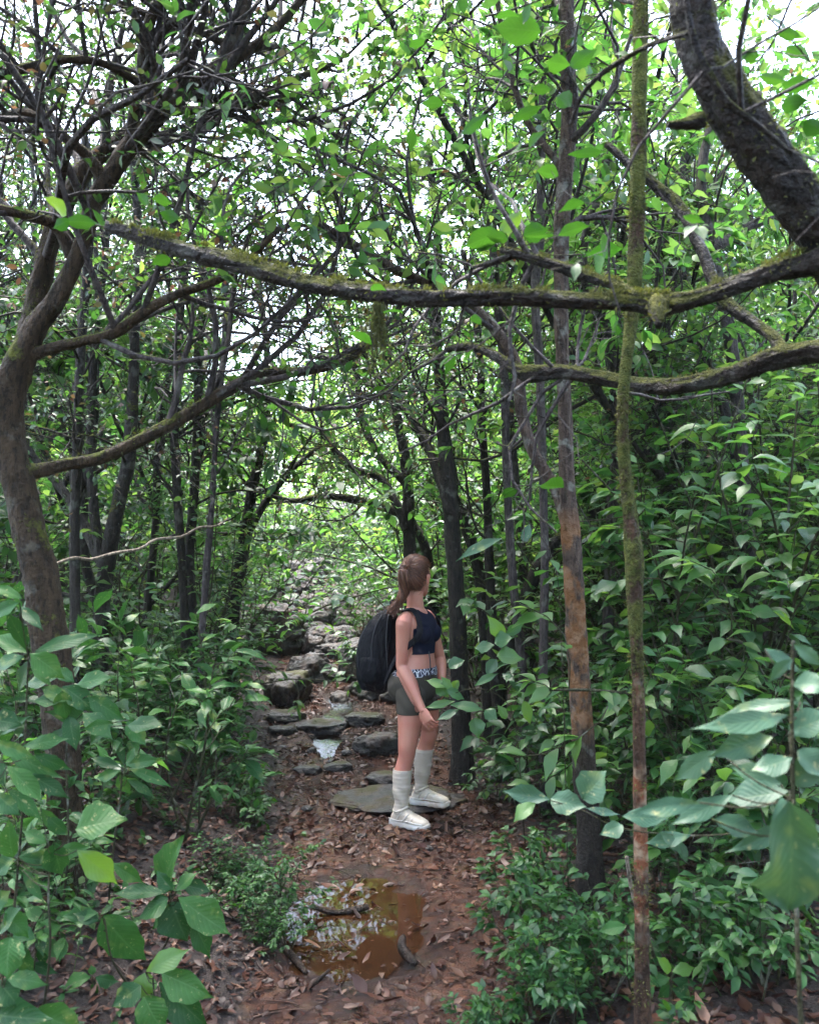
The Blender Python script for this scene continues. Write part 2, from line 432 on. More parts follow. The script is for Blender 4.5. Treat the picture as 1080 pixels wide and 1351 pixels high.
# ground: trodden orange mud on the path, dark humus off it
def ground_mat():
    n = NT('forest_soil')
    co = n.n('ShaderNodeNewGeometry').outputs['Position']
    att = n.n('ShaderNodeAttribute', attribute_name='trail').outputs['Fac']
    a = n.noise(co, 2.3, 5, .6); b = n.noise(co, 14, 5, .65); c = n.noise(co, 85, 4, .65)
    mud = n.mix(n.ramp(a, [(.40, 0.0), (.62, 1.0)]), (.038, .014, .007), (.120, .043, .018))
    mud = n.mix(n.ramp(b, [(.40, .85), (.60, 0.0)]), mud, (.026, .011, .007))
    mud = n.mix(n.ramp(c, [(.58, 0.0), (.70, .6)]), mud, (.020, .011, .008))
    mud = n.mix(n.ramp(n.noise(co, 6, 4, .6), [(.56, 0.0), (.68, .55)]), mud, (.14, .085, .045))
    hum = n.mix(b, (.008, .005, .0035), (.028, .014, .009))
    k = n.ramp(n.math('ADD', att, n.math('MULTIPLY', n.math('SUBTRACT', b, .5), .5)), [(.35, 0.0), (.65, 1.0)])
    col = n.mix(k, hum, mud)
    wet = n.ramp(n.math('ADD', n.math('MULTIPLY', a, .7), n.math('MULTIPLY', b, .3)), [(.42, .07), (.60, .42)])
    rg = n.mix(k, (.75,) * 3, wet)
    ws = n.n('ShaderNodeAttribute', attribute_name='soak').outputs['Fac']
    ws = n.math('MULTIPLY', n.ramp(n.math('ADD', ws, n.math('MULTIPLY', n.math('SUBTRACT', b, .5), .8)), [(.3, 0.0), (.7, 1.0)]), .8)
    col = n.mix(ws, col, n.mix(1.0, col, (.45, .40, .38), 'MULTIPLY'))
    rg = n.mix(ws, rg, (.10,) * 3)
    h = n.math('ADD', n.math('MULTIPLY', b, 1.4), n.math('MULTIPLY', c, .5))
    return n.done(n.bsdf(Base_Color=col, Roughness=rg, Normal=n.bump(h, 1.0, .04)))
M['soil'] = ground_mat()

def rock_mat():
    n = NT('wet_mossy_rock')
    co = n.n('ShaderNodeTexCoord').outputs['Object']
    rnd = n.n('ShaderNodeObjectInfo').outputs['Random']
    a = n.noise(co, 5, 5, .6); b = n.noise(co, 26, 5, .65); c = n.noise(co, 110, 3, .6)
    col = n.mix(n.ramp(b, [(.35, 0.0), (.68, 1.0)]), (.012, .011, .011), (.047, .043, .041))
    col = n.mix(n.math('MULTIPLY', n.ramp(a, [(.46, 0.0), (.58, 1.0)]), .75), col, (.060, .032, .020))
    nz = n.n('ShaderNodeSeparateXYZ', {0: n.n('ShaderNodeNewGeometry').outputs['Normal']}).outputs[2]
    mk = n.math('ADD', n.math('MULTIPLY', nz, .10), n.math('ADD', n.math('MULTIPLY', n.math('SUBTRACT', a, .5), 2.2), n.math('SUBTRACT', n.math('MULTIPLY', rnd, .5), .42)))
    mk = n.ramp(mk, [(.0, 0.0), (.3, .85)])
    col = n.mix(mk, col, n.mix(b, (.024, .030, .010), (.060, .066, .020)))
    rg = n.mix(mk, n.ramp(a, [(.35, .26), (.6, .5)]), (.9,) * 3)
    return n.done(n.bsdf(Base_Color=col, Roughness=rg, Specular_IOR_Level=.32, Normal=n.bump(n.math('ADD', n.math('ADD', n.math('MULTIPLY', b, 1.0), n.math('MULTIPLY', c, .3)), n.math('MULTIPLY', a, .8)), .7, .03)))
M['rock'] = rock_mat()

def water_mat(name, tint, bumpscale, strength, dens=.6, ior=1.16):
    n = NT(name)
    co = n.n('ShaderNodeNewGeometry').outputs['Position']
    nn = n.bump(n.noise(co, bumpscale, 3, .5), strength, .01)
    fr = n.n('ShaderNodeFresnel', {'IOR': ior, 'Normal': nn}).outputs[0]
    g = n.n('ShaderNodeBsdfGlossy', {'Color': (1, 1, 1, 1), 'Roughness': .02, 'Normal': nn}).outputs[0]
    t = n.n('ShaderNodeBsdfTransparent', {'Color': (*tint, 1)}).outputs[0]
    d = n.n('ShaderNodeBsdfDiffuse', {'Color': (.036, .0165, .007, 1)}).outputs[0]
    body = n.n('ShaderNodeMixShader', {0: dens, 1: t, 2: d}).outputs[0]
    return n.done(n.n('ShaderNodeMixShader', {0: fr, 1: body, 2: g}).outputs[0])
M['puddle'] = water_mat('muddy_water', (.70, .42, .22), 6, .03, .6)
M['stream'] = water_mat('running_water', (.45, .34, .26), 24, .45, .04, 1.33)

def plain(name, col, rough=.6, **kw):
    n = NT(name)
    co = n.n('ShaderNodeTexCoord').outputs['Object']
    b = n.noise(co, kw.get('scale', 90), 4, .6)
    c2 = tuple(min(1, v * kw.get('var', 1.25)) for v in col)
    c = n.mix(b, col, c2)
    if kw.get('blotch'):
        c = n.mix(n.ramp(n.noise(co, 9, 4, .6), [(.40, 0.0), (.70, kw['blotch'])]), c, kw['blotchcol'])
    p = n.n('ShaderNodeBsdfPrincipled', {'Base Color': c, 'Roughness': rough, 'Normal': n.bump(b, kw.get('bump', .15), .004)})
    if kw.get('sss'):
        p.inputs['Subsurface Weight'].default_value = kw['sss']; p.inputs['Subsurface Radius'].default_value = (.012, .004, .002); p.inputs['Subsurface Scale'].default_value = 1.0
    p.inputs['Specular IOR Level'].default_value = kw.get('spec', .5)
    if kw.get('sheen'): p.inputs['Sheen Weight'].default_value = kw['sheen']
    return n.done(p.outputs[0])
# ------------------------------------------------------------------ ground, path, water
def axis(lo, hi, fine_lo, fine_hi, step, grow=1.22):
    a = list(np.arange(fine_lo, fine_hi + 1e-6, step)); s = step
    while a[-1] < hi: s *= grow; a.append(a[-1] + s)
    s = step
    while a[0] > lo: s *= grow; a.insert(0, a[0] - s)
    return np.array(a)
ax_ = axis(-90, 90, -2.6, 2.2, .035); ay_ = axis(-40, 150, 2.0, 10.0, .04)
GX, GY = np.meshgrid(ax_, ay_)
GZ = ground_z(GX, GY)
ii = np.arange(GX.size).reshape(GX.shape)
go = build('ground', np.stack([GX, GY, GZ], -1).reshape(-1, 3), [np.stack([ii[:-1, :-1], ii[:-1, 1:], ii[1:, 1:], ii[1:, :-1]], -1).reshape(-1, 4)], M['soil'])
att = go.data.attributes.new('trail', 'FLOAT', 'POINT')
tr_ = np.abs(GX - np.interp(GY, PY, PX)) - np.interp(GY, PY, PW)
att.data.foreach_set('value', (1 - sstep(-.12, .18, tr_ + .10 * wob(GX, GY, 4.0))).ravel().astype(np.float32))
soak = 1 - sstep(.8, 2.1, ((GX + .25) / .36) ** 2 + ((GY - 4.02) / .58) ** 2)
soak = np.maximum(soak, .9 * (1 - sstep(.2, 1.0, ((GX - np.interp(GY, PY, PX)) / (.8 * np.interp(GY, PY, PW))) ** 2)) * sstep(6.3, 7.0, GY) * (1 - sstep(15, 17, GY)))
a2 = go.data.attributes.new('soak', 'FLOAT', 'POINT'); a2.data.foreach_set('value', soak.ravel().astype(np.float32))
tag(go, 'wet orange mud trail and dark leaf-strewn forest floor', 'ground', kind='structure')

def water(name, cx, cy, rx, ry, zf, mat, label, n=40, seed=1, slope=False):
    a = np.linspace(0, 2 * np.pi, n, endpoint=False)
    rr = 1 + .1 * np.sin(3 * a + seed) + .07 * np.sin(5 * a + 2 * seed)
    rings = np.linspace(0.05, 1, 9)
    V = np.stack([cx + rings[:, None] * rr * rx * np.cos(a), cy + rings[:, None] * rr * ry * np.sin(a)], -1).reshape(-1, 2)
    z = np.array([zf(x, y) for x, y in V])
    V = np.concatenate([V, z[:, None]], 1)
    i = np.arange(9 * n).reshape(9, n)
    F = np.stack([i[:-1], i[1:], np.roll(i, -1, 1)[1:], np.roll(i, -1, 1)[:-1]], -1).reshape(-1, 4)
    o = build(name, V, [F, i[0][None]], mat)
    return tag(o, label, 'puddle' if 'puddle' in name else 'water', kind='structure')
water('puddle_water', -.25, 4.02, .38, .60, lambda x, y: -.013, M['puddle'], 'orange-brown muddy puddle in the middle of the trail')
water('stream_water', -.70, 8.05, .15, 1.15, lambda x, y: gz(x, 8.0 + (y - 8.0)) * 0 + np.interp(y, ZY, ZZ) - .030 + .012 * math.sin(y * 9 + x * 4), M['stream'], 'thin glinting trickle of water running down the stony trail')
water('stream_water', -.98, 10.4, .2, .55, lambda x, y: np.interp(y, ZY, ZZ) - .004 + .008 * math.sin(y * 7 + x * 5), M['stream'], 'white glint of water among the stones behind the backpack', seed=3)

# ------------------------------------------------------------------ rocks
def rock(px0, px1, py0, py1, label, seed, flat=.6, layered=False, cat='rock', deep=.75, name='rock'):
    b = ground_hit((px0 + px1) / 2, py1)
    d = float((b - EYE) @ FW)
    w = (px1 - px0) * d / FPX; h = (py1 - py0) * d / FPX
    ly = max(w * deep, .05)
    # a low slab shows mostly its top: take the height from what perspective leaves over
    tilt = (EYE[2] - b[2]) / d
    hz = max(h - ly * tilt * .8, h * .35)
    rng = random.Random(seed)
    bm = bmesh.new()
    bmesh.ops.create_icosphere(bm, subdivisions=5 if w > .3 else 4, radius=1)
    planes = [(Vector((rng.gauss(0, 1), rng.gauss(0, 1), rng.gauss(0, .8))).normalized(), rng.uniform(.72, .98)) for _ in range(11)]
    planes.append((Vector((rng.uniform(-.12, .12), rng.uniform(-.2, .1), 1)).normalized(), min(.9, flat + .2)))
    off = Vector((seed * 3.7, seed * 1.9, 0))
    for v in bm.verts:
        p = v.co.copy()
        for nn_, k in planes:
            t = p.dot(nn_) - k
            if t > 0: p -= nn_ * t * .88
        p += v.normal * (.16 * noise.fractal(p * 1.6 + off, 1.0, 2.0, 3) + .05 * noise.noise(p * 7 + off))
        if layered:
            s = math.sin(p.z * 17 + 1.5 * noise.noise(p * 2 + off))
            p.xy *= 1 + .035 * s - (.05 if s < -.75 else 0)
        v.co = p
    zs = [v.co.z for v in bm.verts]; xs = [v.co.x for v in bm.verts]; yy = [v.co.y for v in bm.verts]
    sx, sy, sz = w / (max(xs) - min(xs)), ly / (max(yy) - min(yy)), hz * 1.35 / (max(zs) - min(zs))
    for v in bm.verts:
        v.co = Vector(((v.co.x - (max(xs) + min(xs)) / 2) * sx, (v.co.y - min(yy)) * sy, (v.co.z - min(zs)) * sz - hz * .35))
    me = bpy.data.meshes.new(name); bm.to_mesh(me); bm.free()
    for p in me.polygons: p.use_smooth = True
    me.materials.append(M['rock'])
    o = bpy.data.objects.new(name, me); COL.objects.link(o)
    o.location = b
    return tag(o, label, cat, 'stones along the trail')
ROCKS = [
 (318, 402, 788, 868, 'big layered mossy boulder standing at the left edge of the trail', 1, .8, True),
 (338, 408, 878, 936, 'grey slab with a smooth pale top and dark front left of the stream', 2, .42, False, 'rock', 1.25),
 (370, 462, 945, 978, 'long low slab lying across the trail below the trickle of water', 3, .45),
 (462, 532, 962, 1001, 'dark mossy block on the trail just behind the hiker', 4, .55),
 (426, 622, 1045, 1080, 'wide flat slab sunk in the mud under the hiker’s feet', 5, .35),
 (390, 447, 874, 898, 'mossy oblong stone bridging the trail above the grey slab', 6, .5),
 (398, 442, 824, 852, 'grey rounded stone on the trail right of the layered boulder', 7, .6),
 (396, 430, 836, 866, 'small pale stone leaning on the foot of the layered boulder', 8, .6),
 (424, 466, 1003, 1020, 'small dark stone at the leaf-covered middle of the trail', 9, .5),
 (402, 426, 758, 779, 'upright grey stone at the top of the trail', 10, .7),
 (400, 436, 797, 816, 'flat stone in the upper trail below the upright grey stone', 11, .5),
 (445, 480, 858, 902, 'mossy rock beside the white trickle behind the backpack', 12, .7),
 (342, 402, 935, 956, 'thin grey slab at the foot of the smooth-topped slab', 13, .4),
 (478, 536, 1016, 1042, 'dark wet stone with a ledge beside the hiker’s near calf', 14, .5),
 (366, 402, 738, 756, 'pale rock at the far bend where the trail tops out', 15, .6),
 (410, 462, 846, 870, 'low greenish stone in the middle of the stony steps', 16, .5),
 (376, 412, 864, 886, 'small mossy stone directly below the layered boulder', 17, .6),
 (452, 508, 938, 960, 'flat dark stone right of the stream with water at its edge', 18, .4),
 (372, 396, 772, 786, 'low stone on the left side of the upper trail', 19, .5),
 (428, 452, 778, 800, 'dark stone on the right edge of the upper trail', 20, .7),
 (436, 470, 812, 832, 'half buried stone on the right of the trail above the backpack', 21, .5),
 (350, 392, 955, 972, 'half sunk stone at the left edge of the trail under overhanging leaves', 22, .4),
 (384, 424, 1008, 1024, 'flat mud-smeared stone left of the small dark stone', 23, .35),
 (640, 676, 1012, 1034, 'low dark stone at the right edge of the trail beyond the hiker', 24, .5),
 (470, 500, 905, 925, 'small dark stone peeping out below the backpack', 25, .6),
]
for rk in ROCKS: rock(*rk)
rng = np.random.default_rng(3)
for k in range(34):
    y = rng.uniform(8.6, 17); x = np.interp(y, PY, PX) + rng.uniform(-.95, .8) * np.interp(y, PY, PW)
    v = np.array([x, y, gz(x, y)]) - EYE; d = v @ FW; px = 540 + FPX * (v @ RT) / d; py = 675.5 - FPX * (v @ UP) / d
    w = rng.uniform(.16, .62) * FPX / d
    rock(px - w / 2, px + w / 2, py - w * rng.uniform(.5, .75), py, 'rounded wet stone among the jumble of stones where the trail climbs', 60 + k, .7)
# little stones pressed into the trail
for k, (a, b, c, d_, lb) in enumerate([(396, 412, 1062, 1072, 'fist-sized stone left of the wide flat slab'), (448, 464, 988, 998, 'fist-sized stone below the long low slab'),
        (404, 418, 985, 994, 'fist-sized stone under the left end of the long low slab'), (556, 572, 1115, 1124, 'fist-sized stone in front of the hiker’s toes'),
        (372, 386, 1090, 1100, 'fist-sized stone by the low ferns left of the trail'), (470, 484, 1098, 1107, 'fist-sized stone just beyond the puddle'),
        (436, 450, 925, 934, 'fist-sized stone in the bed of the trickle')]):
    rock(a, b, c, d_, lb, 40 + k, .6, name='stone', cat='stone', deep=1.0)
# ------------------------------------------------------------------ trees
def grow(rng, P, Rd, levels, wood, leafgeo, leaf, up=np.array([0, 0, 1.0])):
    """sprouts generations of branches from centre lines P and hangs leaves on the last"""
    for lv in levels:
        S, D, r = sprout(P, Rd, lv['per'], lv.get('t0', .3), lv.get('t1', 1), lv.get('ang', (.5, 1.2)), rng, lv.get('ratio', .55))
        L = rng.uniform(*lv['len'], len(S))
        r = np.clip(r, lv.get('rmin', .0025), lv.get('rmax', .05))
        n = lv.get('n', 6)
        P = walk(S, D, L, n, lv.get('wander', .22), lv.get('bias', (0, 0, .05)), rng)
        Rd = r[:, None] * np.linspace(1, .45, n)[None]
        tubes(wood, P, Rd, lv.get('sides', 4))
    hang(rng, P, leafgeo, leaf)

def hang(rng, P, leafgeo, leaf):
    per = leaf['per']
    if not per: return
    S, D, _ = sprout(P, np.ones(P.shape[:2]), per, leaf.get('t0', .25), 1.0, leaf.get('ang', (.6, 1.3)), rng)
    keep = rng.random(len(S)) < leaf.get('keep', 1.0)
    S, D = S[keep], D[keep]
    D = nrm(D + np.array([0, 0, leaf.get('lift', -.1)])); D[:, 2] *= leaf.get('flat', .7)
    U = np.array([0, 0, 1.0]) + rng.normal(0, leaf.get('tilt', .45), S.shape)
    L = rng.uniform(*leaf['L'], len(S))
    leaves(leafgeo, S, D, U, L, L * rng.uniform(leaf.get('asp', (.38, .5))[0], leaf.get('asp', (.38, .5))[1], len(S)), leaf.get('tpl', 'lo'), leaf.get('droop', .25), rng=rng)

TWIGS = [dict(per=9, t0=.25, len=(.7, 1.8), n=7, wander=.25, bias=(0, 0, .12), sides=5, rmax=.022),
         dict(per=6, t0=.2, len=(.35, .9), n=6, wander=.3, bias=(0, 0, .04), sides=4, rmax=.01),
         dict(per=5, t0=.15, len=(.15, .45), n=4, wander=.3, sides=3, rmin=.002, rmax=.005)]

def limb_line(pts, ds, step=.045):
    """photo-traced centre line (px, py, radius px) with depths ds -> world centre line and radii"""
    pts = np.asarray(pts, float)
    dd = np.interp(np.linspace(0, 1, len(pts)), np.linspace(0, 1, len(ds)), ds)
    W = np.array([np.append(spot(p[0], p[1], d), p[2] * d / FPX) for p, d in zip(pts, dd)])
    n = max(8, int(np.linalg.norm(np.diff(W[:, :3], axis=0), axis=1).sum() / step))
    s = spline(W, n)
    return s[:, :3], np.maximum(s[:, 3], .001)

def root_down(P, Rd, flare=1.5):
    """carry a trunk's first point down into the ground"""
    g = gz(P[0, 0], P[0, 1])
    if P[0, 2] > g - .05:
        k = max(2, int((P[0, 2] - g + .12) / .05))
        z = np.linspace(g - .12, P[0, 2], k, endpoint=False)
        E = np.stack([np.full(k, P[0, 0]), np.full(k, P[0, 1]), z], 1)
        P = np.concatenate([E, P]); Rd = np.concatenate([np.full(k, Rd[0]), Rd])
    h = P[:, 2] - gz(P[0, 0], P[0, 1])
    return P, Rd * (1 + (flare - 1) * np.exp(-np.maximum(h, 0) / .13))

def hero_tree(name, label, mat, trunk, td, limbs=(), grow_from=(), levels=TWIGS, leaf=None, leafmat='canopy', rough=.05, sides=14, seed=1, group=None, cat='tree', root=True, flare=1.5, moss=None, slim=1.0):
    rng = np.random.default_rng(seed)
    P, Rd = limb_line(trunk, td, .02 if sides > 20 else .045)
    if root: P, Rd = root_down(P, Rd, flare)
    Rd = Rd * slim
    base = np.array([P[0, 0], P[0, 1], gz(P[0, 0], P[0, 1])])
    o = empty(name, base, 0, label, cat, group)
    lines = [(P, Rd)]
    g = Geo(); tubes(g, (P - base)[None], Rd[None], sides, True, rough, rng); g.build('trunk', mat, o)
    for pts, ds in limbs:
        p, r = limb_line(pts, ds, .02 if sides > 20 else .045)
        lines.append((p, r))
        g = Geo(); tubes(g, (p - base)[None], r[None], max(8, sides - 4), True, rough, rng); g.build('limb', mat, o)
    lg = Geo()
    for k, t0, per in grow_from:
        wood = Geo()
        p, r = lines[k]
        lv = [dict(levels[0], per=per, t0=t0)] + list(levels[1:])
        grow(rng, (p - base)[None], r[None], lv, wood, lg, leaf or dict(per=0, L=(.1, .1)))
        wood.build('branchwork', M['bark_grey'] if mat is not M['bark_dark'] else mat, o)
    if lg.n: lg.build('crown', M[leafmat], o)
    if moss:
        mg = Geo()
        for k, per_m, ln, allround in moss:
            p, r = lines[k]; p = p - base
            seg = np.linalg.norm(np.diff(p, axis=0), axis=1).sum(); N = int(per_m * seg)
            t = rng.uniform(0, len(p) - 1.001, N); i = t.astype(int); f = (t - i)[:, None]
            clump = (np.sin(t * .9 + seed) + np.sin(t * .37 + 2 * seed) + np.sin(t * 2.1)) > .1
            c = p[i] * (1 - f) + p[i + 1] * f; T = nrm(p[i + 1] - p[i])
            v = rng.standard_normal((N, 3)) + (np.array([0, 0, 1.5]) if not allround else 0); v = nrm(v - (v * T).sum(1, keepdims=True) * T)
            S = c + v * (r[i] * .93)[:, None]
            S, v, T = S[clump], v[clump], T[clump]
            D = v + rng.normal(0, .5, v.shape) + np.array([0, 0, .1])
            L = rng.uniform(ln * .4, ln, len(S))
            leaves(mg, S, D, T + rng.normal(0, .6, v.shape), L, L * .28, 'lo', .3, rng=rng)
        mg.build('moss', M['moss'], o)
    return o, lines, base

LEAF_S = dict(per=7, L=(.035, .065), asp=(.42, .55), tilt=.6)
LEAF_B = dict(per=5, L=(.06, .11), asp=(.42, .52), tilt=.5)
LEAF_L = dict(per=5, L=(.07, .12), asp=(.4, .5), tilt=.4)

# leaning black tree at the upper right with the mossy limb right across the picture
T1, T1L, T1B = hero_tree('leaning_tree', 'thick black leaning tree at the upper right whose mossy limb crosses the whole picture', M['bark_mossy'],
 [(1330, 1500, 60), (1318, 1150, 54), (1270, 800, 50), (1190, 520, 46), (1112, 358, 44), (1062, 280, 42), (1008, 205, 43), (962, 138, 44), (930, 70, 40), (905, -30, 40), (880, -160, 36)], (2.35, 2.2, 2.1, 2.0, 1.95, 1.95, 1.95, 1.95),
 [([(1100, 338, 26), (1068, 347, 20), (1040, 353, 17), (1000, 366, 15), (940, 388, 13), (895, 399, 14), (868, 403, 17), (835, 398, 13), (760, 397, 12), (690, 392, 12.5), (620, 392, 12.5), (560, 394, 12.5), (500, 390, 13.5), (440, 380, 13.5), (395, 371, 14), (340, 356, 14), (300, 343, 14.5), (255, 333, 12), (220, 322, 11), (180, 310, 10), (142, 299, 8)], (1.95, 2.1, 2.3, 2.5)),
  ([(868, 398, 15), (867, 412, 13), (868, 430, 6)], (2.05, 2.0)),
  ([(842, 394, 8), (820, 381, 8.5), (790, 369, 8), (760, 359, 8.5), (725, 348, 7.5), (695, 339, 7), (660, 330, 5)], (2.1, 2.25)),
  ([(1210, 500, 20), (1130, 464, 18), (1080, 463, 17), (1020, 475, 15.5), (970, 493, 14.5), (920, 505, 14), (880, 511, 13.5), (840, 508, 12), (790, 497, 11), (740, 491, 11), (700, 493, 12), (680, 487, 8), (650, 468, 7), (620, 458, 6), (588, 461, 5)], (2.1, 2.7, 3.1, 3.4)),
  ([(1036, 470, 12), (1022, 448, 9.5), (1000, 430, 9), (965, 405, 9), (940, 370, 9), (922, 322, 9), (900, 280, 9), (872, 250, 8), (838, 225, 7), (800, 190, 5)], (2.85, 3.2, 3.5)),
  ([(925, 160, 13), (905, 163, 9), (880, 164, 5)], (1.92, 1.9)),
  ([(902, -20, 4), (911, 40, 4.5), (932, 92, 5), (960, 135, 5), (1000, 165, 4.5), (1045, 205, 3)], (1.76, 1.8)),
  ([(912, 42, 3.5), (885, 50, 4), (855, 60, 4), (815, 82, 4), (785, 105, 3.5), (765, 130, 3), (752, 165, 2.5)], (1.78, 2.1))],
 grow_from=[(3, .5, 5), (4, .4, 8), (0, .75, 5), (7, .3, 4)], levels=[dict(per=6, len=(.3, .8), n=7, wander=.3, bias=(0, 0, .05), rmax=.008), dict(per=4, len=(.15, .4), n=5, wander=.3, sides=3, rmin=.0015, rmax=.003)],
 leaf=dict(per=2, L=(.05, .08), keep=.5, tilt=.4, tpl='mid'), leafmat='topleaf', rough=.075, sides=40, slim=.82, seed=3,
 moss=[(1, 2600, .02, False), (3, 1300, .016, False), (4, 300, .015, False), (0, 1500, .018, True), (2, 400, .02, False)])
# moss beard under the limb
mg = Geo(); rng = np.random.default_rng(5)
p0 = spot(498, 400, 2.22) - T1B
S = p0 + rng.normal(0, .008, (46, 3)) * [1, 1, .3]
Pm = walk(S, np.tile([0, 0, -1.0], (46, 1)), rng.uniform(.05, .21, 46), 6, .12, (0, 0, -.2), rng)
tubes(mg, Pm, np.linspace(.0016, .0006, 6)[None] * np.ones((46, 1)), 3)
hang(rng, Pm, mg, dict(per=9, L=(.006, .016), asp=(.3, .4), lift=-.5))
mg.build('moss_beard', M['moss'], T1)

T2, _, _ = hero_tree('slender_tree', 'slender straight tree sheathed in green moss with peeled red and white bark low down', M['bark_slender'],
 [(849, 1400, 12), (846, 1200, 10.5), (843, 1050, 10), (841, 900, 9.8), (838, 820, 11), (836, 740, 15), (831, 690, 12), (824, 620, 10), (821, 560, 9), (824, 500, 9), (832, 430, 10), (838, 330, 11), (840, 250, 11), (842, 150, 11), (844, 60, 11), (847, -60, 10), (860, -220, 8)], (2.75, 2.75),
 grow_from=[(0, .86, 5)], leaf=LEAF_S, seed=8, rough=.06, sides=20, slim=.9, flare=1.25, moss=[(0, 1100, .018, True)])
# clip the tufts to the mossy length: nothing grows on the peeled bark

T3, _, _ = hero_tree('forked_tree', 'straight tree with peeling orange bark, forking at chest height, right of the hiker', M['bark_orange'],
 [(779, 1200, 18), (776, 1100, 16.5), (770, 1000, 16), (765, 900, 15.5), (758, 800, 15), (752, 700, 14), (747, 620, 12), (744, 540, 10.5), (741, 450, 10), (740, 380, 10.5), (741, 300, 11), (746, 220, 11), (750, 150, 11), (748, 60, 10), (745, -60, 9), (742, -200, 7)], (4.0, 4.05),
 [([(750, 700, 9), (742, 672, 9), (732, 645, 8.5), (716, 618, 8), (700, 590, 8), (689, 550, 8), (685, 510, 8), (680, 480, 8), (660, 445, 8), (635, 415, 7), (592, 388, 6.5), (560, 372, 6.2), (520, 355, 6), (470, 325, 6), (430, 300, 5), (395, 274, 4)], (4.0, 4.2, 4.4)),
  ([(748, 250, 6), (735, 215, 5), (715, 190, 5), (690, 150, 4.5), (672, 90, 4), (660, 30, 3.5), (650, -40, 3)], (4.05, 4.2))],
 grow_from=[(0, .6, 9), (1, .45, 9), (2, .2, 6)], leaf=LEAF_B, leafmat='bright', seed=11, rough=.05, sides=20, slim=.95,
 levels=[dict(TWIGS[0], len=(.4, 1.1)), dict(TWIGS[1], per=5), dict(TWIGS[2], per=3)])

T4, T4L, T4B = hero_tree('branching_tree', 'stout brown tree at the left edge with many limbs spreading over the trail', M['bark_left'],
 [(90, 1235, 31), (86, 1130, 29), (84, 1040, 28), (80, 950, 28), (70, 870, 29), (58, 790, 29), (44, 720, 28), (28, 650, 27), (14, 590, 27), (8, 545, 27), (15, 505, 26), (32, 465, 22), (52, 425, 18), (75, 395, 16), (100, 345, 14), (115, 300, 14), (125, 265, 15), (150, 225, 15), (175, 188, 15), (215, 150, 13), (255, 115, 13), (290, 90, 12), (320, 72, 9), (350, 50, 8), (385, 15, 7), (420, -30, 6), (460, -110, 4)], (3.7, 3.8, 3.9, 3.9),
 [([(172, 192, 11), (178, 150, 9), (185, 110, 9), (190, 70, 9), (198, 30, 8), (212, -5, 8), (230, -60, 7), (240, -140, 5)], (3.9, 3.8)),
  ([(286, 92, 10), (300, 60, 9), (318, 20, 9), (335, -30, 8), (350, -110, 5)], (3.9, 4.1)),
  ([(12, 520, 22), (36, 445, 17), (52, 380, 15), (66, 320, 14), (85, 270, 14), (118, 218, 13), (150, 190, 10), (170, 170, 8), (200, 120, 5)], (3.95, 4.3)),
  ([(5, 512, 16), (22, 480, 12), (60, 462, 9), (110, 450, 8), (150, 440, 8), (190, 412, 8), (230, 390, 7), (290, 368, 6), (330, 340, 5), (370, 300, 4)], (3.85, 3.7)),
  ([(34, 622, 13), (55, 620, 11), (90, 612, 10), (130, 605, 10), (180, 583, 10), (225, 560, 10), (270, 533, 9), (310, 510, 9), (350, 493, 8), (400, 490, 7), (440, 482, 6), (475, 465, 5), (500, 440, 4), (530, 400, 3)], (3.8, 4.2, 4.6)),
  ([(100, 345, 12), (75, 300, 9), (40, 285, 8), (0, 275, 7), (-60, 250, 6)], (3.9, 3.7)),
  ([(140, 240, 11), (110, 200, 8), (60, 165, 8), (30, 150, 8), (-20, 165, 7)], (3.9, 3.6)),
  ([(185, 110, 7), (140, 85, 6), (90, 78, 6.5), (40, 88, 7), (-10, 102, 7)], (3.85, 3.5)),
  ([(300, 60, 6), (260, 40, 5), (200, 20, 5), (120, -10, 5), (60, -30, 4)], (3.95, 3.8)),
  ([(240, 125, 8), (290, 130, 7), (340, 125, 6), (400, 100, 5), (450, 80, 3)], (3.9, 4.5)),
  ([(222, 146, 8), (262, 145, 6), (320, 142, 5.5), (380, 130, 5), (440, 110, 4)], (3.9, 4.6))],
 grow_from=[(0, .62, 14), (1, .25, 9), (2, .2, 8), (3, .35, 9), (4, .3, 10), (5, .3, 10), (6, .3, 5), (7, .3, 6), (8, .3, 7), (9, .2, 7), (10, .2, 7), (11, .2, 7)], leaf=dict(LEAF_S, per=4, L=(.035, .06)), seed=21, rough=.04, sides=36, slim=.9,
 levels=[dict(TWIGS[0], len=(.6, 1.6), per=9, wander=.13), dict(TWIGS[1], per=6, wander=.16), dict(TWIGS[2], per=4, wander=.18)], moss=[(5, 500, .02, False), (4, 250, .02, False), (3, 200, .02, False)])

# thin trees of the middle distance, each traced where it stands
def mid_tree(label, mat, trunk, d, limbs=(), gf=None, leaf=LEAF_S, seed=1, leafmat='canopy', group='thin trees beside the trail', levels=None):
    lv = levels or [dict(TWIGS[0], len=(.5, 1.5), per=6, rmax=.012), dict(TWIGS[1], per=5, rmax=.006), dict(TWIGS[2], per=4)]
    return hero_tree('thin_tree', label, M[mat], trunk, (d, d + .1), [(l, (d, d + .4)) for l in limbs], gf or [(0, .4, 9)] + [(i + 1, .3, 6) for i in range(len(limbs))], lv, leaf, leafmat, .05, 10, seed, group)

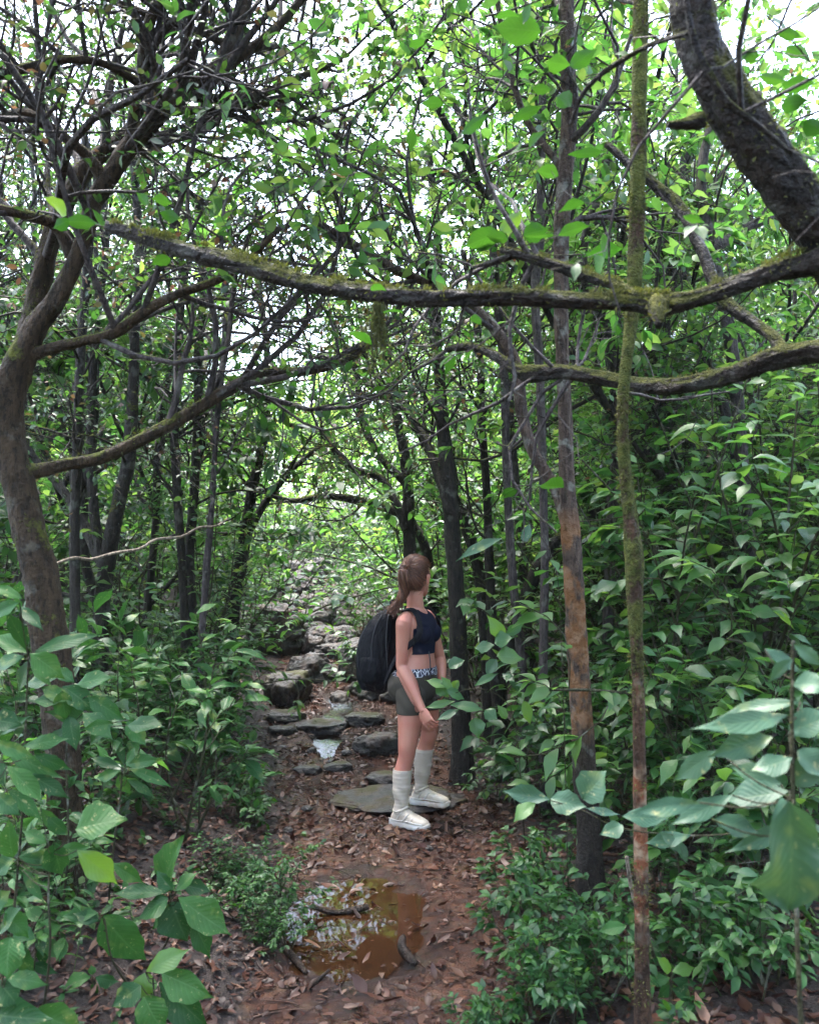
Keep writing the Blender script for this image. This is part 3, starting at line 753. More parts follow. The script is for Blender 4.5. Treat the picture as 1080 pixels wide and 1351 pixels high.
mid_tree('thin dark trunk standing immediately right of the stout left tree', 'bark_dark', [(100, 800, 7), (98, 700, 7), (102, 600, 7), (105, 500, 7), (112, 400, 6), (118, 300, 6), (112, 180, 5)], 6.0, seed=31)
mid_tree('dark forked pair of stems leaning right behind the stout left tree', 'bark_dark', [(134, 808, 11), (137, 770, 11), (148, 705, 10), (160, 650, 9), (170, 605, 9), (176, 525, 8), (178, 440, 7), (184, 340, 6), (176, 200, 5)], 6.4,
         [[(140, 755, 9), (125, 720, 8), (112, 695, 7), (92, 660, 7), (74, 635, 6), (50, 610, 5), (20, 560, 4)], [(138, 760, 8), (126, 690, 7), (120, 600, 7), (122, 510, 6), (128, 420, 6), (140, 320, 5), (130, 220, 4)]], seed=32)
mid_tree('slim straight dark trunk over the leafy bushes left of the layered boulder', 'bark_dark', [(244, 840, 6), (240, 740, 6), (234, 650, 6), (230, 560, 6), (236, 460, 5), (240, 360, 5), (232, 240, 4)], 6.8, seed=33)
mid_tree('slim trunk with a slight double bend beside the slim straight dark one', 'bark_dark', [(254, 840, 8), (250, 740, 7), (256, 650, 7), (262, 560, 7), (262, 470, 6), (268, 380, 6), (262, 260, 5)], 7.1, seed=34)
mid_tree('pale spotted sapling just left of the leafy earth bank', 'bark_grey', [(266, 835, 5), (272, 760, 5), (280, 660, 4), (286, 560, 4), (296, 450, 4), (300, 340, 3)], 6.4, seed=35)
mid_tree('short dark trunk rising behind the layered mossy boulder', 'bark_dark', [(306, 838, 9), (312, 770, 9), (322, 715, 8), (334, 640, 7), (350, 560, 6), (352, 470, 5), (340, 360, 4)], 8.0, [[(316, 745, 7), (330, 700, 6), (352, 660, 5), (385, 620, 4), (420, 590, 3)]], seed=36)
C1, _, _ = mid_tree('straight grey tree standing directly right of the hiker', 'bark_dark', [(610, 1010, 14), (607, 930, 13), (604, 850, 12.5), (600, 760, 12), (596, 690, 12), (590, 620, 11), (584, 560, 9), (580, 510, 8), (575, 430, 7), (578, 330, 6), (566, 200, 5)], 6.3,
         [[(594, 680, 7), (575, 620, 6), (556, 570, 5), (520, 530, 4), (470, 520, 3)]], seed=37)
mid_tree('leaning grey stem crossing behind the straight grey tree', 'bark_dark', [(644, 900, 9), (638, 820, 9), (634, 770, 8), (622, 718, 8), (600, 662, 8), (572, 605, 7), (548, 560, 6), (520, 520, 5), (470, 480, 4), (400, 470, 3)], 7.3, seed=38)
mid_tree('dark tree rising straight behind the hiker’s head', 'bark_dark', [(542, 930, 10), (541, 800, 9), (540, 700, 9), (536, 620, 8), (526, 560, 7), (515, 500, 7), (506, 430, 6), (510, 330, 5), (490, 220, 4)], 8.0,
         [[(538, 700, 7), (520, 660, 6), (500, 630, 5), (460, 615, 5), (420, 570, 4), (380, 560, 3)], [(537, 640, 6), (500, 600, 5), (475, 545, 5), (470, 490, 4), (440, 440, 3)]], seed=39)
mid_tree('dark stem sweeping left over the trail in a low arch', 'bark_dark', [(578, 900, 7), (572, 800, 7), (560, 720, 7), (530, 680, 6), (480, 662, 6), (430, 655, 5), (380, 660, 4), (330, 640, 3)], 8.6, seed=40)
mid_tree('thin upright stem between the leaning grey stem and the forked tree', 'bark_grey', [(700, 900, 7), (692, 780, 7), (682, 660, 6), (673, 560, 6), (668, 450, 6), (655, 330, 5), (640, 200, 4)], 7.6, seed=41, leaf=LEAF_B, leafmat='bright')
mid_tree('thick dark trunk half hidden in leaves right of the slender mossy tree', 'bark_dark', [(888, 900, 15), (884, 760, 15), (880, 650, 14), (872, 560, 13), (872, 460, 11), (890, 330, 9), (905, 200, 7)], 7.2, [[(872, 540, 8), (850, 500, 7), (820, 480, 7), (795, 440, 7), (775, 400, 6), (740, 330, 4)]], seed=42)
mid_tree('dark trunk slanting steeply up to the right behind the forked tree', 'bark_dark', [(660, 905, 9), (690, 800, 9), (720, 730, 9), (765, 690, 8), (812, 655, 7), (850, 600, 6), (900, 520, 4)], 7.0, seed=43)
mid_tree('pale thin pole left of the forked tree, reaching into the bright leaves', 'bark_grey', [(716, 900, 6), (718, 760, 6), (716, 640, 6), (712, 500, 6), (706, 380, 6), (712, 300, 6), (714, 180, 6), (716, 60, 5), (712, -80, 4)], 5.6, seed=44, leaf=LEAF_B, leafmat='bright', gf=[(0, .55, 10)])
mid_tree('bent grey sapling under the bright gap at the top', 'bark_grey', [(690, 900, 6), (676, 760, 6), (668, 620, 6), (664, 480, 6), (655, 390, 6), (648, 300, 6), (640, 220, 5), (600, 140, 4), (568, 70, 3), (540, 10, 3)], 6.2, [[(646, 280, 5), (630, 245, 5), (580, 228, 5), (530, 228, 5), (480, 212, 4)]], seed=45, leaf=LEAF_B, leafmat='bright', gf=[(0, .4, 12), (1, .3, 6)])
mid_tree('dark whip stem at the right of the straight grey tree', 'bark_dark', [(656, 930, 8), (650, 840, 8), (646, 760, 7), (642, 660, 6), (636, 560, 5), (630, 440, 5), (610, 330, 4)], 6.9, seed=46)
mid_tree('slanting grey trunk seen through the leaves at the right edge', 'bark_grey', [(1010, 860, 10), (985, 700, 10), (975, 560, 9), (958, 420, 9), (935, 320, 8), (925, 230, 7), (950, 110, 5)], 6.0, [[(940, 330, 7), (985, 300, 6), (1040, 280, 6), (1100, 250, 5)]], seed=47, leaf=LEAF_B, leafmat='bright')
mid_tree('crooked twiggy tree behind the upper leaning trunk', 'bark_grey', [(800, 880, 8), (806, 700, 8), (815, 560, 8), (800, 440, 7), (768, 350, 7), (790, 250, 6), (815, 150, 5), (800, 40, 4)], 6.6, [[(795, 420, 6), (760, 400, 5), (720, 330, 4), (690, 260, 3)], [(780, 300, 6), (840, 270, 6), (905, 300, 5), (980, 300, 4)]], seed=48, leaf=LEAF_B, leafmat='bright', gf=[(0, .3, 14), (1, .2, 7), (2, .2, 8)])

# forest behind: a few kinds of tree, each copied where it stands
def proto_tree(seed, h, stems, leafmat, leaf, spread=.35, t0=.28):
    rng = np.random.default_rng(seed)
    o = empty('forest_tree', (0, 0, 0), 0, 'x', 'tree')
    S = np.zeros((stems, 3)); S[:, :2] = rng.normal(0, .05 * (stems > 1), (stems, 2)); S[:, 2] = -.15
    D = np.tile([0, 0, 1.0], (stems, 1)) + rng.normal(0, spread if stems > 1 else .08, (stems, 3)) * [1, 1, 0]
    P = walk(S, D, rng.uniform(.8, 1.1, stems) * h, 16, .08, (0, 0, .05), rng)
    Rd = rng.uniform(.035, .06, (stems, 1)) * np.linspace(1, .3, 16)[None]
    tg = Geo(); tubes(tg, P, Rd, 9, True, .06, rng); tg.build('trunk', M['bark_dark'], o)
    w, lg = Geo(), Geo()
    grow(rng, P, Rd, [dict(TWIGS[0], per=22 // stems + 3, t0=t0, len=(.8, 2.2)), dict(TWIGS[1], per=6, len=(.4, 1.1)), dict(TWIGS[2], per=5, len=(.2, .5))], w, lg, leaf)
    w.build('branchwork', M['bark_dark'], o); lg.build('crown', M[leafmat], o)
    return o
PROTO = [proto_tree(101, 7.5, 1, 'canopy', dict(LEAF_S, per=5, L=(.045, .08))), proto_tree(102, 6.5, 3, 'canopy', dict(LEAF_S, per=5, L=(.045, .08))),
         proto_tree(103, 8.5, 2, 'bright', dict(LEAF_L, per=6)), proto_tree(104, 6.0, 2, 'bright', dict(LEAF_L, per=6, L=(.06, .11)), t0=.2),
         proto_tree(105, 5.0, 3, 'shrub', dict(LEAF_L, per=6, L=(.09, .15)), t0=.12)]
PFIRST = [True] * 5
def forest(k, x, y, rz, s, label, group='dense trees of the wood'):
    loc = (x, y, gz(x, y))
    if PFIRST[k]:
        o = PROTO[k]; PFIRST[k] = False
        o.location = loc; o.rotation_euler = (0, 0, rz); o.scale = (s,) * 3; tag(o, label, group=group)
    else:
        o = copy_tree(PROTO[k], loc, rz, s, label=label, group=group)
    return o
rng = np.random.default_rng(77)
KINDS = ['single-stemmed dark tree with small dark leaves, among those packed behind the trail', 'many-stemmed twiggy tree with small dark leaves, among those packed behind the trail',
         'tall tree with pale sunlit leaves, standing at the back of the wood', 'twin-stemmed tree with pale sunlit leaves, standing at the back of the wood',
         'low leafy tree with large glossy leaves, standing under the taller ones']
placed = []
for ring, (y0, y1, cnt) in enumerate([(6.5, 10, 11), (10, 15, 22), (15, 24, 34)]):
    tries = 0; c = 0
    while c < cnt and tries < 2000:
        tries += 1
        y = rng.uniform(y0, y1); x = rng.uniform(-.56, .56) * y * 1.05
        cx = np.interp(y, PY, PX)
        if abs(x - cx) < (1.7 if y < 9 else 3.0): continue
        if y < 9 and abs(x) < 1.6: continue
        if any((x - a) ** 2 + (y - b) ** 2 < (.8 + .04 * y) ** 2 for a, b in placed): continue
        placed.append((x, y)); c += 1
        leftish = x < cx
        k = int(rng.choice([0, 1, 4, 2, 3], p=[.36, .34, .2, .05, .05] if (leftish and y < 13) else [.1, .12, .28, .25, .25]))
        forest(k, x, y, rng.uniform(0, 6.28), rng.uniform(.8, 1.15), KINDS[k])

# the wood goes on behind and beside the viewer
for x, y, k, lb in [(-3.4, -1.5, 0, 'single tree behind the viewer on the left, its crown shading the trail'), (3.2, -2.2, 1, 'many-stemmed tree behind the viewer on the right'), (-1.2, -1.4, 0, 'single tree just behind the viewer on the left of the trail'), (1.5, -1.0, 1, 'many-stemmed tree just behind the viewer on the right of the trail'), (-1.6, -4.5, 1, 'many-stemmed tree beside the trail behind the viewer'),
        (1.8, -5.2, 0, 'single tree beside the trail behind the viewer on the right'), (-5.2, 2.2, 0, 'single tree well left of the viewer'), (5.0, 1.6, 1, 'many-stemmed tree well right of the viewer'), (-4.6, -6.5, 2, 'tall pale-leaved tree far behind the viewer on the left'),
        (5.2, -6.0, 3, 'pale-leaved tree far behind the viewer on the right'), (0.6, -9.0, 2, 'tall pale-leaved tree closing the trail behind the viewer'), (5.6, 5.2, 0, 'single tree out of view right of the leafy shrubs'), (-5.8, 5.6, 1, 'many-stemmed tree out of view left of the stout brown tree'),
        (-2.4, -9.5, 0, 'single tree at the back on the left, far behind the viewer'), (3.4, -10, 0, 'single tree at the back on the right, far behind the viewer')]:
    forest(k, x, y, x * 1.7, 1.1, lb, 'trees behind the viewer')

# fallen pale stick hung in the undergrowth
def stick(px, d, label, mat='deadwood', name='fallen_stick', seed=1):
    p, r = limb_line(px, d)
    g = Geo(); tubes(g, (p - p[0])[None], r[None], 8, True, .08, np.random.default_rng(seed))
    o = g.build(name, M[mat]); o.location = p[0]
    return tag(o, label, 'stick', 'fallen sticks')
stick([(68, 746, 2.2), (98, 736, 2.4), (120, 738, 2.4), (150, 730, 2.2), (185, 724, 2), (205, 712, 2), (240, 708, 1.8), (262, 696, 1.6), (285, 694, 1.4), (300, 684, 1)], (4.6, 5.4), 'long pale dead stick hanging level behind the stout left tree')
# ------------------------------------------------------------------ undergrowth
def proto_shrub(seed, h, stems, leafmat, L, per, name='leafy_shrub', spread=.55, br=6, tpl='mid', asp=(.38, .48), blen=(.25, .6), t0=.25, flat=.45, keep=1.0):
    rng = np.random.default_rng(seed)
    o = empty(name, (0, 0, 0), 0, 'x', 'shrub')
    S = np.zeros((stems, 3)); S[:, :2] = rng.normal(0, .05, (stems, 2)); S[:, 2] = -.06
    D = np.tile([0, 0, 1.0], (stems, 1)); D[:, :2] += rng.normal(0, spread, (stems, 2))
    P = walk(S, D, rng.uniform(.65, 1.1, stems) * h, 9, .1, (0, 0, .06), rng)
    Rd = rng.uniform(.006, .011, (stems, 1)) * (h ** .5) * np.linspace(1, .35, 9)[None]
    g = Geo(); tubes(g, P, Rd, 5)
    S, D, r = sprout(P, Rd, br, t0, 1, (.6, 1.3), rng)
    Q = walk(S, D, rng.uniform(*blen, len(S)), 5, .2, (0, 0, .1), rng)
    tubes(g, Q, np.clip(r, .0015, .006)[:, None] * np.linspace(1, .5, 5)[None], 4)
    lg = Geo()
    hang(rng, np.concatenate([Q, P[:, 4:]]) if P.shape[1] - 4 == Q.shape[1] else Q, lg, dict(per=per, L=L, asp=asp, tpl=tpl, t0=.35, flat=flat, lift=-.12, tilt=.28, droop=.3, ang=(.5, 1.2), keep=keep))
    g.build('stems', M['stem'], o); lg.build('foliage', M[leafmat], o)
    return o
SH = dict(
 glossy=proto_shrub(201, 1.5, 7, 'shrub', (.10, .17), 7),
 tall=proto_shrub(202, 2.9, 8, 'shrub', (.14, .24), 5, br=7, blen=(.3, .8), flat=.32),
 low=proto_shrub(203, .75, 7, 'shrub', (.08, .14), 6, br=5, blen=(.15, .4)),
 broad=proto_shrub(204, 1.1, 6, 'broad', (.14, .21), 5, br=4, asp=(.29, .38), blen=(.2, .5), tpl='hi'),
 fine=proto_shrub(205, 1.3, 9, 'herb', (.05, .09), 9, br=8, blen=(.2, .5)),
 herb=proto_shrub(206, .35, 9, 'herb', (.035, .065), 8, br=5, blen=(.06, .16), name='low_herb', tpl='mid'),
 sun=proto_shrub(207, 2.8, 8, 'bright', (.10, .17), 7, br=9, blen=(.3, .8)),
 fern=proto_shrub(208, .4, 16, 'herb', (.03, .05), 14, br=4, blen=(.1, .2), name='low_herb', asp=(.35, .45), flat=.2, spread=.9),
)
SHFIRST = set(SH)
def shrub(kind, x, y, s, label, group=None, rz=None, cat=None, z=None):
    rz = RNG.uniform(0, 6.28) if rz is None else rz
    loc = (x, y, gz(x, y) if z is None else z)
    if kind in SHFIRST:
        SHFIRST.discard(kind); o = SH[kind]; o.location = loc; o.rotation_euler = (0, 0, rz); o.scale = (s,) * 3; tag(o, label, group=group)
    else:
        o = copy_tree(SH[kind], loc, rz, s, (RNG.normal(0, .06), RNG.normal(0, .06)), label, group)
    if cat: o['category'] = cat
    return o
def at(px, d): return (px - 540) * d / FPX, d
GS = 'leafy shrubs along the trail'
for kind, px, d, s, lb in [
 # left of the trail
 ('broad', 262, 4.7, .95, 'broad-leaved shrub arching over the leafy earth bank left of the trail'),
 ('broad', 196, 5.0, 1.0, 'dark broad-leaved shrub just right of the stout left trunk'),
 ('glossy', 150, 5.8, .8, 'glossy shrub under the long pale dead stick'),
 ('fine', 268, 5.5, .7, 'fine-leaved shrub at the trail edge below the layered boulder'),
 ('fine', 286, 6.6, .75, 'fine-leaved shrub crowding the grey slab on its left side'),
 ('glossy', 284, 7.2, .75, 'glossy shrub left of the layered mossy boulder'),
 ('sun', 352, 11.8, .8, 'bright yellow-green shrub growing above the layered mossy boulder'),
 ('fine', 330, 9.8, .8, 'pale fine-leaved shrub spilling over the top of the layered boulder'),
 ('glossy', 60, 6.6, 1.0, 'shaded shrub behind the stout left trunk under the thin dark trunk'),
 ('broad', 10, 4.6, 1.0, 'broad-leaved shrub at the left edge behind the stout left trunk'),
 ('low', 120, 4.3, .9, 'knee-high leafy shrub at the foot of the stout left trunk'),
 ('glossy', 215, 6.8, .9, 'glossy shrub between the forked dark pair and the slim straight trunk'),
 ('broad', 40, 3.2, .5, 'broad-leaved shrub low before the stout left trunk'),
 ('broad', 118, 3.6, .46, 'broad-leaved shrub at the right foot of the stout left trunk'),
 ('broad', -20, 2.8, .46, 'broad-leaved shrub half outside the left edge near the corner'),
 ('low', 20, 3.6, .9, 'knee-high shrub by the left edge beside the stout trunk’s foot'),
 ('broad', 268, 6.1, .65, 'broad-leaved shrub leaning over the left edge of the trail by the grey slab'),
 # right of the trail
 ('tall', 905, 4.9, .8, 'glossy shrub whose upper leaves brush the slender mossy tree from the right'),
 ('sun', 1000, 5.6, 1.0, 'yellow-green shrub at the right under the arching mossy lower limb'),
 ('tall', 1075, 6.0, 1.0, 'very tall glossy shrub at the right edge beneath the leaning tree'),
 ('sun', 905, 6.3, .9, 'yellow-green shrub before the thick half hidden trunk'),
 ('tall', 770, 7.4, .9, 'tall glossy shrub seen between the forked tree and the slender one'),
 ('glossy', 950, 4.4, .95, 'dense glossy shrub above the narrow leaves of the tall foreground plant'),
 ('glossy', 806, 5.0, .74, 'leafy shrub between the forked tree and the slender tree at hip height'),
 ('tall', 868, 6.9, .85, 'tall glossy shrub between the forked tree and the slender mossy tree'),
 ('tall', 940, 5.4, .9, 'tall glossy shrub with layered leaves right of the slender mossy tree'),
 ('tall', 1040, 4.9, .9, 'tall glossy shrub filling the right edge behind the big drooping leaf'),
 ('glossy', 880, 4.4, .8, 'glossy waist-high shrub right of the peeled red bark'),
 ('glossy', 980, 3.9, .8, 'dark glossy shrub behind the big foreground leaves at the right'),
 ('broad', 800, 5.0, .95, 'broad-leaved shrub between the two right-hand tree trunks'),
 ('low', 700, 5.6, 1.1, 'knee-high shrub beside the straight grey tree'),
 ('glossy', 740, 6.6, .9, 'shaded shrub directly behind the forked tree'),
 ('tall', 680, 7.6, .8, 'slim tall shrub behind the straight grey tree and the leaning stem'),
 ('sun', 960, 7.4, 1.1, 'bright green tall shrub high behind the slender mossy tree on the right'),
 ('sun', 1060, 6.6, 1.1, 'bright green tall shrub at the right edge under the mossy lower limb'),
 ('sun', 860, 8.4, 1.1, 'pale leafy shrub far behind the thick half hidden trunk'),
 ('glossy', 1090, 3.4, .8, 'glossy shrub cut by the right edge below the drooping leaf'),
 ('broad', 870, 3.8, .55, 'small broad-leaved shrub right at the base of the slender mossy tree'),
 ('fine', 470, 10.6, .7, 'fine-leaved shrub right of the upper trail above the backpack'),
 ('glossy', 458, 12.5, .8, 'leafy shrub at the right of the trail’s far stones'),
 ('glossy', 500, 9.0, .8, 'leafy shrub between the backpack and the dark tree behind the head'),
 ('sun', 446, 18.4, .7, 'hazy pale bush on the right side of the trail’s far bend'),
 ('sun', 338, 19.0, .8, 'hazy pale bush left of the far bend of the trail'),
]:
    x, y = at(px, d); shrub(kind, x, y, s, lb, GS)
SH['tall'].rotation_euler.z += 2.6
GH = 'low plants on the forest floor'
for kind, px, d, s, lb in [
 ('fern', 348, 3.95, .85, 'bright ferny tuft at the left rim of the puddle'),
 ('fern', 322, 4.25, .7, 'ferny tuft just behind the one at the left rim of the puddle'),
 ('fern', 372, 3.75, .55, 'smallest ferny tuft overhanging the near left rim of the puddle'),
 ('herb', 330, 5.2, 1.1, 'leafy herb clump hanging down the left bank of the trail'),
 ('herb', 318, 5.8, 1.2, 'leafy herb clump higher on the left bank beside the half sunk stone'),
 ('herb', 715, 4.3, 1.0, 'herb clump left of the dark foot of the forked tree'),
 ('herb', 700, 3.9, 1.0, 'herb clump on the right verge level with the puddle'),
 ('herb', 735, 3.5, 1.1, 'herb clump between the puddle and the slender mossy tree'),
 ('herb', 780, 3.3, 1.0, 'herb clump left of the base of the slender mossy tree'),
 ('herb', 690, 3.15, .8, 'herb clump at the bottom edge right of the muddy trail'),
 ('herb', 930, 3.3, 1.2, 'herb clump right of the base of the slender mossy tree'),
 ('herb', 1000, 3.2, 1.2, 'herb clump under the big drooping leaf at the right'),
 ('low', 740, 3.1, .42, 'small broad seedling at the bottom edge right of the trail'),
 ('low', 660, 6.0, .6, 'small shrub at the foot of the straight grey tree'),
 ('herb', 640, 3.05, .5, 'little herb tuft at the bottom of the trail’s right side'),
]:
    x, y = at(px, d); shrub(kind, x, y, s, lb, GH, cat='plant')

rng = np.random.default_rng(19)
for k in range(26):
    y = rng.uniform(14.5, 26); cx = np.interp(y, PY, PX)
    x = cx + rng.choice([-1, 1]) * rng.uniform(1.0, 4.5)
    shrub(str(rng.choice(['sun', 'sun', 'glossy', 'fine'])), x, y, rng.uniform(.6, 1.05), 'hazy shrub crowding the far end of the trail where it bends out of sight', 'shrubs at the far bend of the trail', rng.uniform(0, 6.28))
# more of the same further in, scattered through the wood
rng = np.random.default_rng(9)
cnt = 0; tr = 0
SHL = {'glossy': 'waist-high glossy shrub, one of many massed under the trees deeper in the wood', 'tall': 'tall dark glossy shrub, one of many massed under the trees deeper in the wood',
       'sun': 'pale sunlit shrub, one of many massed under the trees deeper in the wood', 'broad': 'broad-leaved shrub, one of many massed under the trees deeper in the wood'}
while cnt < 120 and tr < 4000:
    tr += 1
    y = rng.uniform(5.5, 17) ; x = rng.uniform(-.6, .6) * y
    cx = np.interp(y, PY, PX); hw = np.interp(y, PY, PW)
    if abs(x - cx) < hw + .65 or (y < 7.5 and abs(x) < 1.2): continue
    left = x < cx
    k = str(rng.choice(['glossy', 'tall', 'sun', 'broad'], p=[.36, .22, .27, .15] if left else [.28, .3, .3, .12]))
    shrub(k, x, y, rng.uniform(.7, 1.15) * (.8 if left and y < 9 else 1), SHL[k], 'shrubs massed deeper in the wood', rng.uniform(0, 6.28)); cnt += 1

# big-leaved plants of the foreground, leaf by leaf
def plant(label, root, stem_px, d, lv, mat='broad', seed=1, tpl='hi', r=.004, group='big-leaved plants in the foreground', name='broadleaf_plant', hub=True, droop=.14, face=.62, pale=()):
    """root: (px, d) where the stem meets the ground (None: none); stem_px: [(px,py)...] up to the hub; lv: (bx,by,tx,ty,w)"""
    rng = np.random.default_rng(seed)
    st = [spot(a, b, d) for a, b in stem_px]
    if root is not None:
        x, y = at(root[0], root[1]); st = [np.array([x, y, gz(x, y) - .03])] + st
    base = st[0].copy()
    o = empty(name, base, 0, label, 'plant', group)
    g = Geo()
    if len(st) > 1:
        s = spline(np.array(st), 22); tubes(g, (s - base)[None], np.linspace(r * 1.2, r * .7, 22)[None], 7)
    lg = Geo(); pgs = []
    for k, (bx, by, tx, ty, w) in enumerate(lv):
        dd = d + rng.normal(0, .05) - (.16 if w > 90 else 0)
        B = spot(bx, by, dd); Lp = math.hypot(tx - bx, ty - by) * d / FPX
        T = spot(tx, ty, dd + rng.uniform(-.45, .35) * Lp)
        fc = .72 if w > 90 else face
        v = np.array([0, 0, 1 - abs(fc)]) * 1.2 - FW * fc + rng.normal(0, .12, 3)
        D = T - B; L = np.linalg.norm(D); Dn = D / L
        nn = nrm(v - (v @ Dn) * Dn)
        fore = max(abs(float(nn @ FW)), .7)
        up_d = Dn + nn * droop * .75
        if k in pale: pgs.append(Geo())
        leaves(pgs[-1] if k in pale else lg, (B - base)[None], up_d[None], nn[None], np.array([L * 1.04]), np.array([w * d / FPX / fore * .9]), ('lobed' if w > 90 else tpl if w < .5 * math.hypot(tx - bx, ty - by) else 'broad'), droop, .22, .05, rng)
        if hub:
            # petiole from the nearest lower point of the stem
            h = st[-1]
            if len(st) > 1:
                dist = np.linalg.norm(s - (B - np.array([0, 0, .03])), axis=1) + 2 * np.maximum(0, s[:, 2] - B[2]); h = s[np.argmin(dist)]
            m = (h + B) / 2 + np.array([0, 0, -.012])
            q = spline(np.array([h, m, B]), 6); tubes(g, (q - base)[None], np.full((1, 6), .0017), 5)
    if g.n: g.build('stem', M['stem'], o)
    if lg.n: lg.build('foliage', M[mat], o)
    for pg in pgs: pg.build('pale_leaf', M['young'], o)
    return o
plant('tall plant with long pointed leaves leaning in from the left edge at chest height', (20, 2.75), [(28, 1100), (34, 960), (38, 866)], 2.6,
 [(36, 862, -12, 838, 20), (46, 860, 132, 832, 20), (40, 862, 88, 893, 28), (42, 868, 22, 920, 25), (32, 866, -14, 880, 22), (36, 858, 10, 800, 22), (30, 790, -14, 768, 14), (28, 800, 60, 830, 14), (26, 795, -12, 812, 20), (40, 872, 70, 905, 16)], seed=1)
plant('plant with overlapping oval leaves before the stout left trunk', (86, 3.3), [(90, 1130), (88, 1000), (92, 920)], 3.1,
 [(101, 903, 150, 891, 22), (83, 905, 129, 937, 27), (82, 912, 86, 950, 25), (116, 918, 166, 951, 26), (168, 957, 215, 958, 22), (120, 948, 60, 940, 18), (95, 925, 50, 905, 20), (110, 940, 150, 975, 24), (92, 945, 100, 990, 26), (140, 955, 118, 985, 18), (84, 925, 40, 925, 20), (95, 960, 60, 985, 18), (75, 895, 30, 905, 20), (98, 900, 70, 880, 16), (170, 950, 190, 985, 24), (150, 955, 110, 960, 20)], seed=2)
plant('starry plant with five narrow leaves right of the stout left trunk', (150, 3.5), [(150, 1120), (158, 1060), (162, 1012)], 3.25,
 [(165, 1010, 215, 999, 17), (160, 1012, 117, 1001, 13), (170, 1014, 229, 1036, 13), (158, 1022, 171, 1049, 18), (168, 1028, 207, 1050, 11), (160, 1016, 125, 1030, 13), (166, 1008, 180, 985, 12)], seed=3)
plant('low-hung plant with a fan of long leaves at the left edge', (-20, 2.6), [(-12, 1150), (-8, 1050), (-4, 985)], 2.4,
 [(-10, 978, 53, 999, 18), (45, 994, 95, 1019, 19), (6, 990, 84, 1032, 20), (36, 1021, 95, 1051, 19), (-5, 1000, 8, 1034, 22), (10, 1010, 56, 1062, 20), (30, 985, 90, 975, 16), (-10, 950, 30, 955, 26), (0, 970, 40, 945, 16), (10, 1040, 60, 1080, 18), (-8, 1045, 30, 1075, 22)], seed=4)
plant('plant with one blotched round leaf and one yellowing leaf, in front of the left trunk', (66, 2.75), [(66, 1260), (64, 1180), (68, 1125)], 2.5,
 [(100, 1094, 167, 1079, 42), (102, 1122, 157, 1166, 32), (24, 1130, 92, 1141, 21), (18, 1131, 8, 1083, 28), (72, 1112, 80, 1158, 34), (18, 1135, -8, 1154, 22), (54, 1066, 81, 1101, 18), (62, 1112, 30, 1095, 16), (90, 1100, 60, 1075, 18), (30, 1148, 58, 1192, 14), (70, 1125, 120, 1120, 20), (60, 1120, 45, 1150, 16)], seed=5, pale=(1,))
plant('large dark rosette plant with an upright oval leaf on the left bank', (222, 3.5), [(226, 1225), (224, 1178)], 3.15,
 [(215, 1172, 239, 1101, 38), (219, 1178, 145, 1181, 19), (235, 1184, 303, 1237, 36), (226, 1190, 245, 1244, 50), (252, 1210, 279, 1263, 26), (238, 1166, 279, 1178, 19), (148, 1139, 190, 1166, 22), (228, 1174, 205, 1150, 18), (222, 1185, 180, 1210, 26), (232, 1176, 262, 1150, 16), (225, 1195, 200, 1225, 24)], seed=6)
plant('single large ragged leaf on a short stalk in the lower left', (196, 3.2), [(150, 1270), (138, 1212)], 2.9, [(136, 1208, 189, 1275, 52), (132, 1215, 96, 1205, 18), (130, 1205, 80, 1212, 18)], seed=7)
plant('bright-centred plant with toothed leaves at the bottom left', (205, 3.1), [(204, 1340), (202, 1290)], 2.8,
 [(193, 1282, 249, 1250, 26), (192, 1283, 193, 1324, 34), (214, 1284, 283, 1311, 38), (210, 1296, 281, 1358, 42), (190, 1314, 215, 1366, 44), (186, 1300, 150, 1330, 26), (200, 1310, 190, 1370, 30)], seed=8, pale=(0, 1))
plant('tiny seedling with four leaves at the bottom left', (124, 3.2), [(124, 1310), (123, 1289)], 3.0, [(120, 1289, 80, 1304, 17), (126, 1289, 157, 1297, 15), (122, 1286, 121, 1273, 10), (125, 1294, 129, 1315, 11)], seed=9, r=.0025)
plant('bottom-left corner plant with broad bluish leaves', (-10, 2.35), [(-6, 1370), (4, 1290)], 2.2,
 [(14, 1236, 8, 1291, 50), (20, 1244, 42, 1288, 32), (8, 1291, 64, 1294, 18), (-2, 1294, 26, 1326, 32), (-20, 1335, 62, 1352, 42), (44, 1336, 114, 1358, 44), (-10, 1240, -30, 1280, 30), (0, 1230, 30, 1200, 22), (-12, 1200, 12, 1175, 30), (6, 1205, 40, 1235, 24)], seed=10)
plant('leafy sprout between the stout left trunk and the corner plant', (40, 3.0), [(40, 1300), (50, 1240)], 2.8,
 [(50, 1240, 86, 1262, 16), (48, 1238, 10, 1225, 16), (52, 1236, 84, 1222, 14), (50, 1244, 58, 1275, 16), (46, 1240, 20, 1260, 16), (40, 1270, 76, 1286, 16), (60, 1215, 30, 1200, 14)], seed=12)
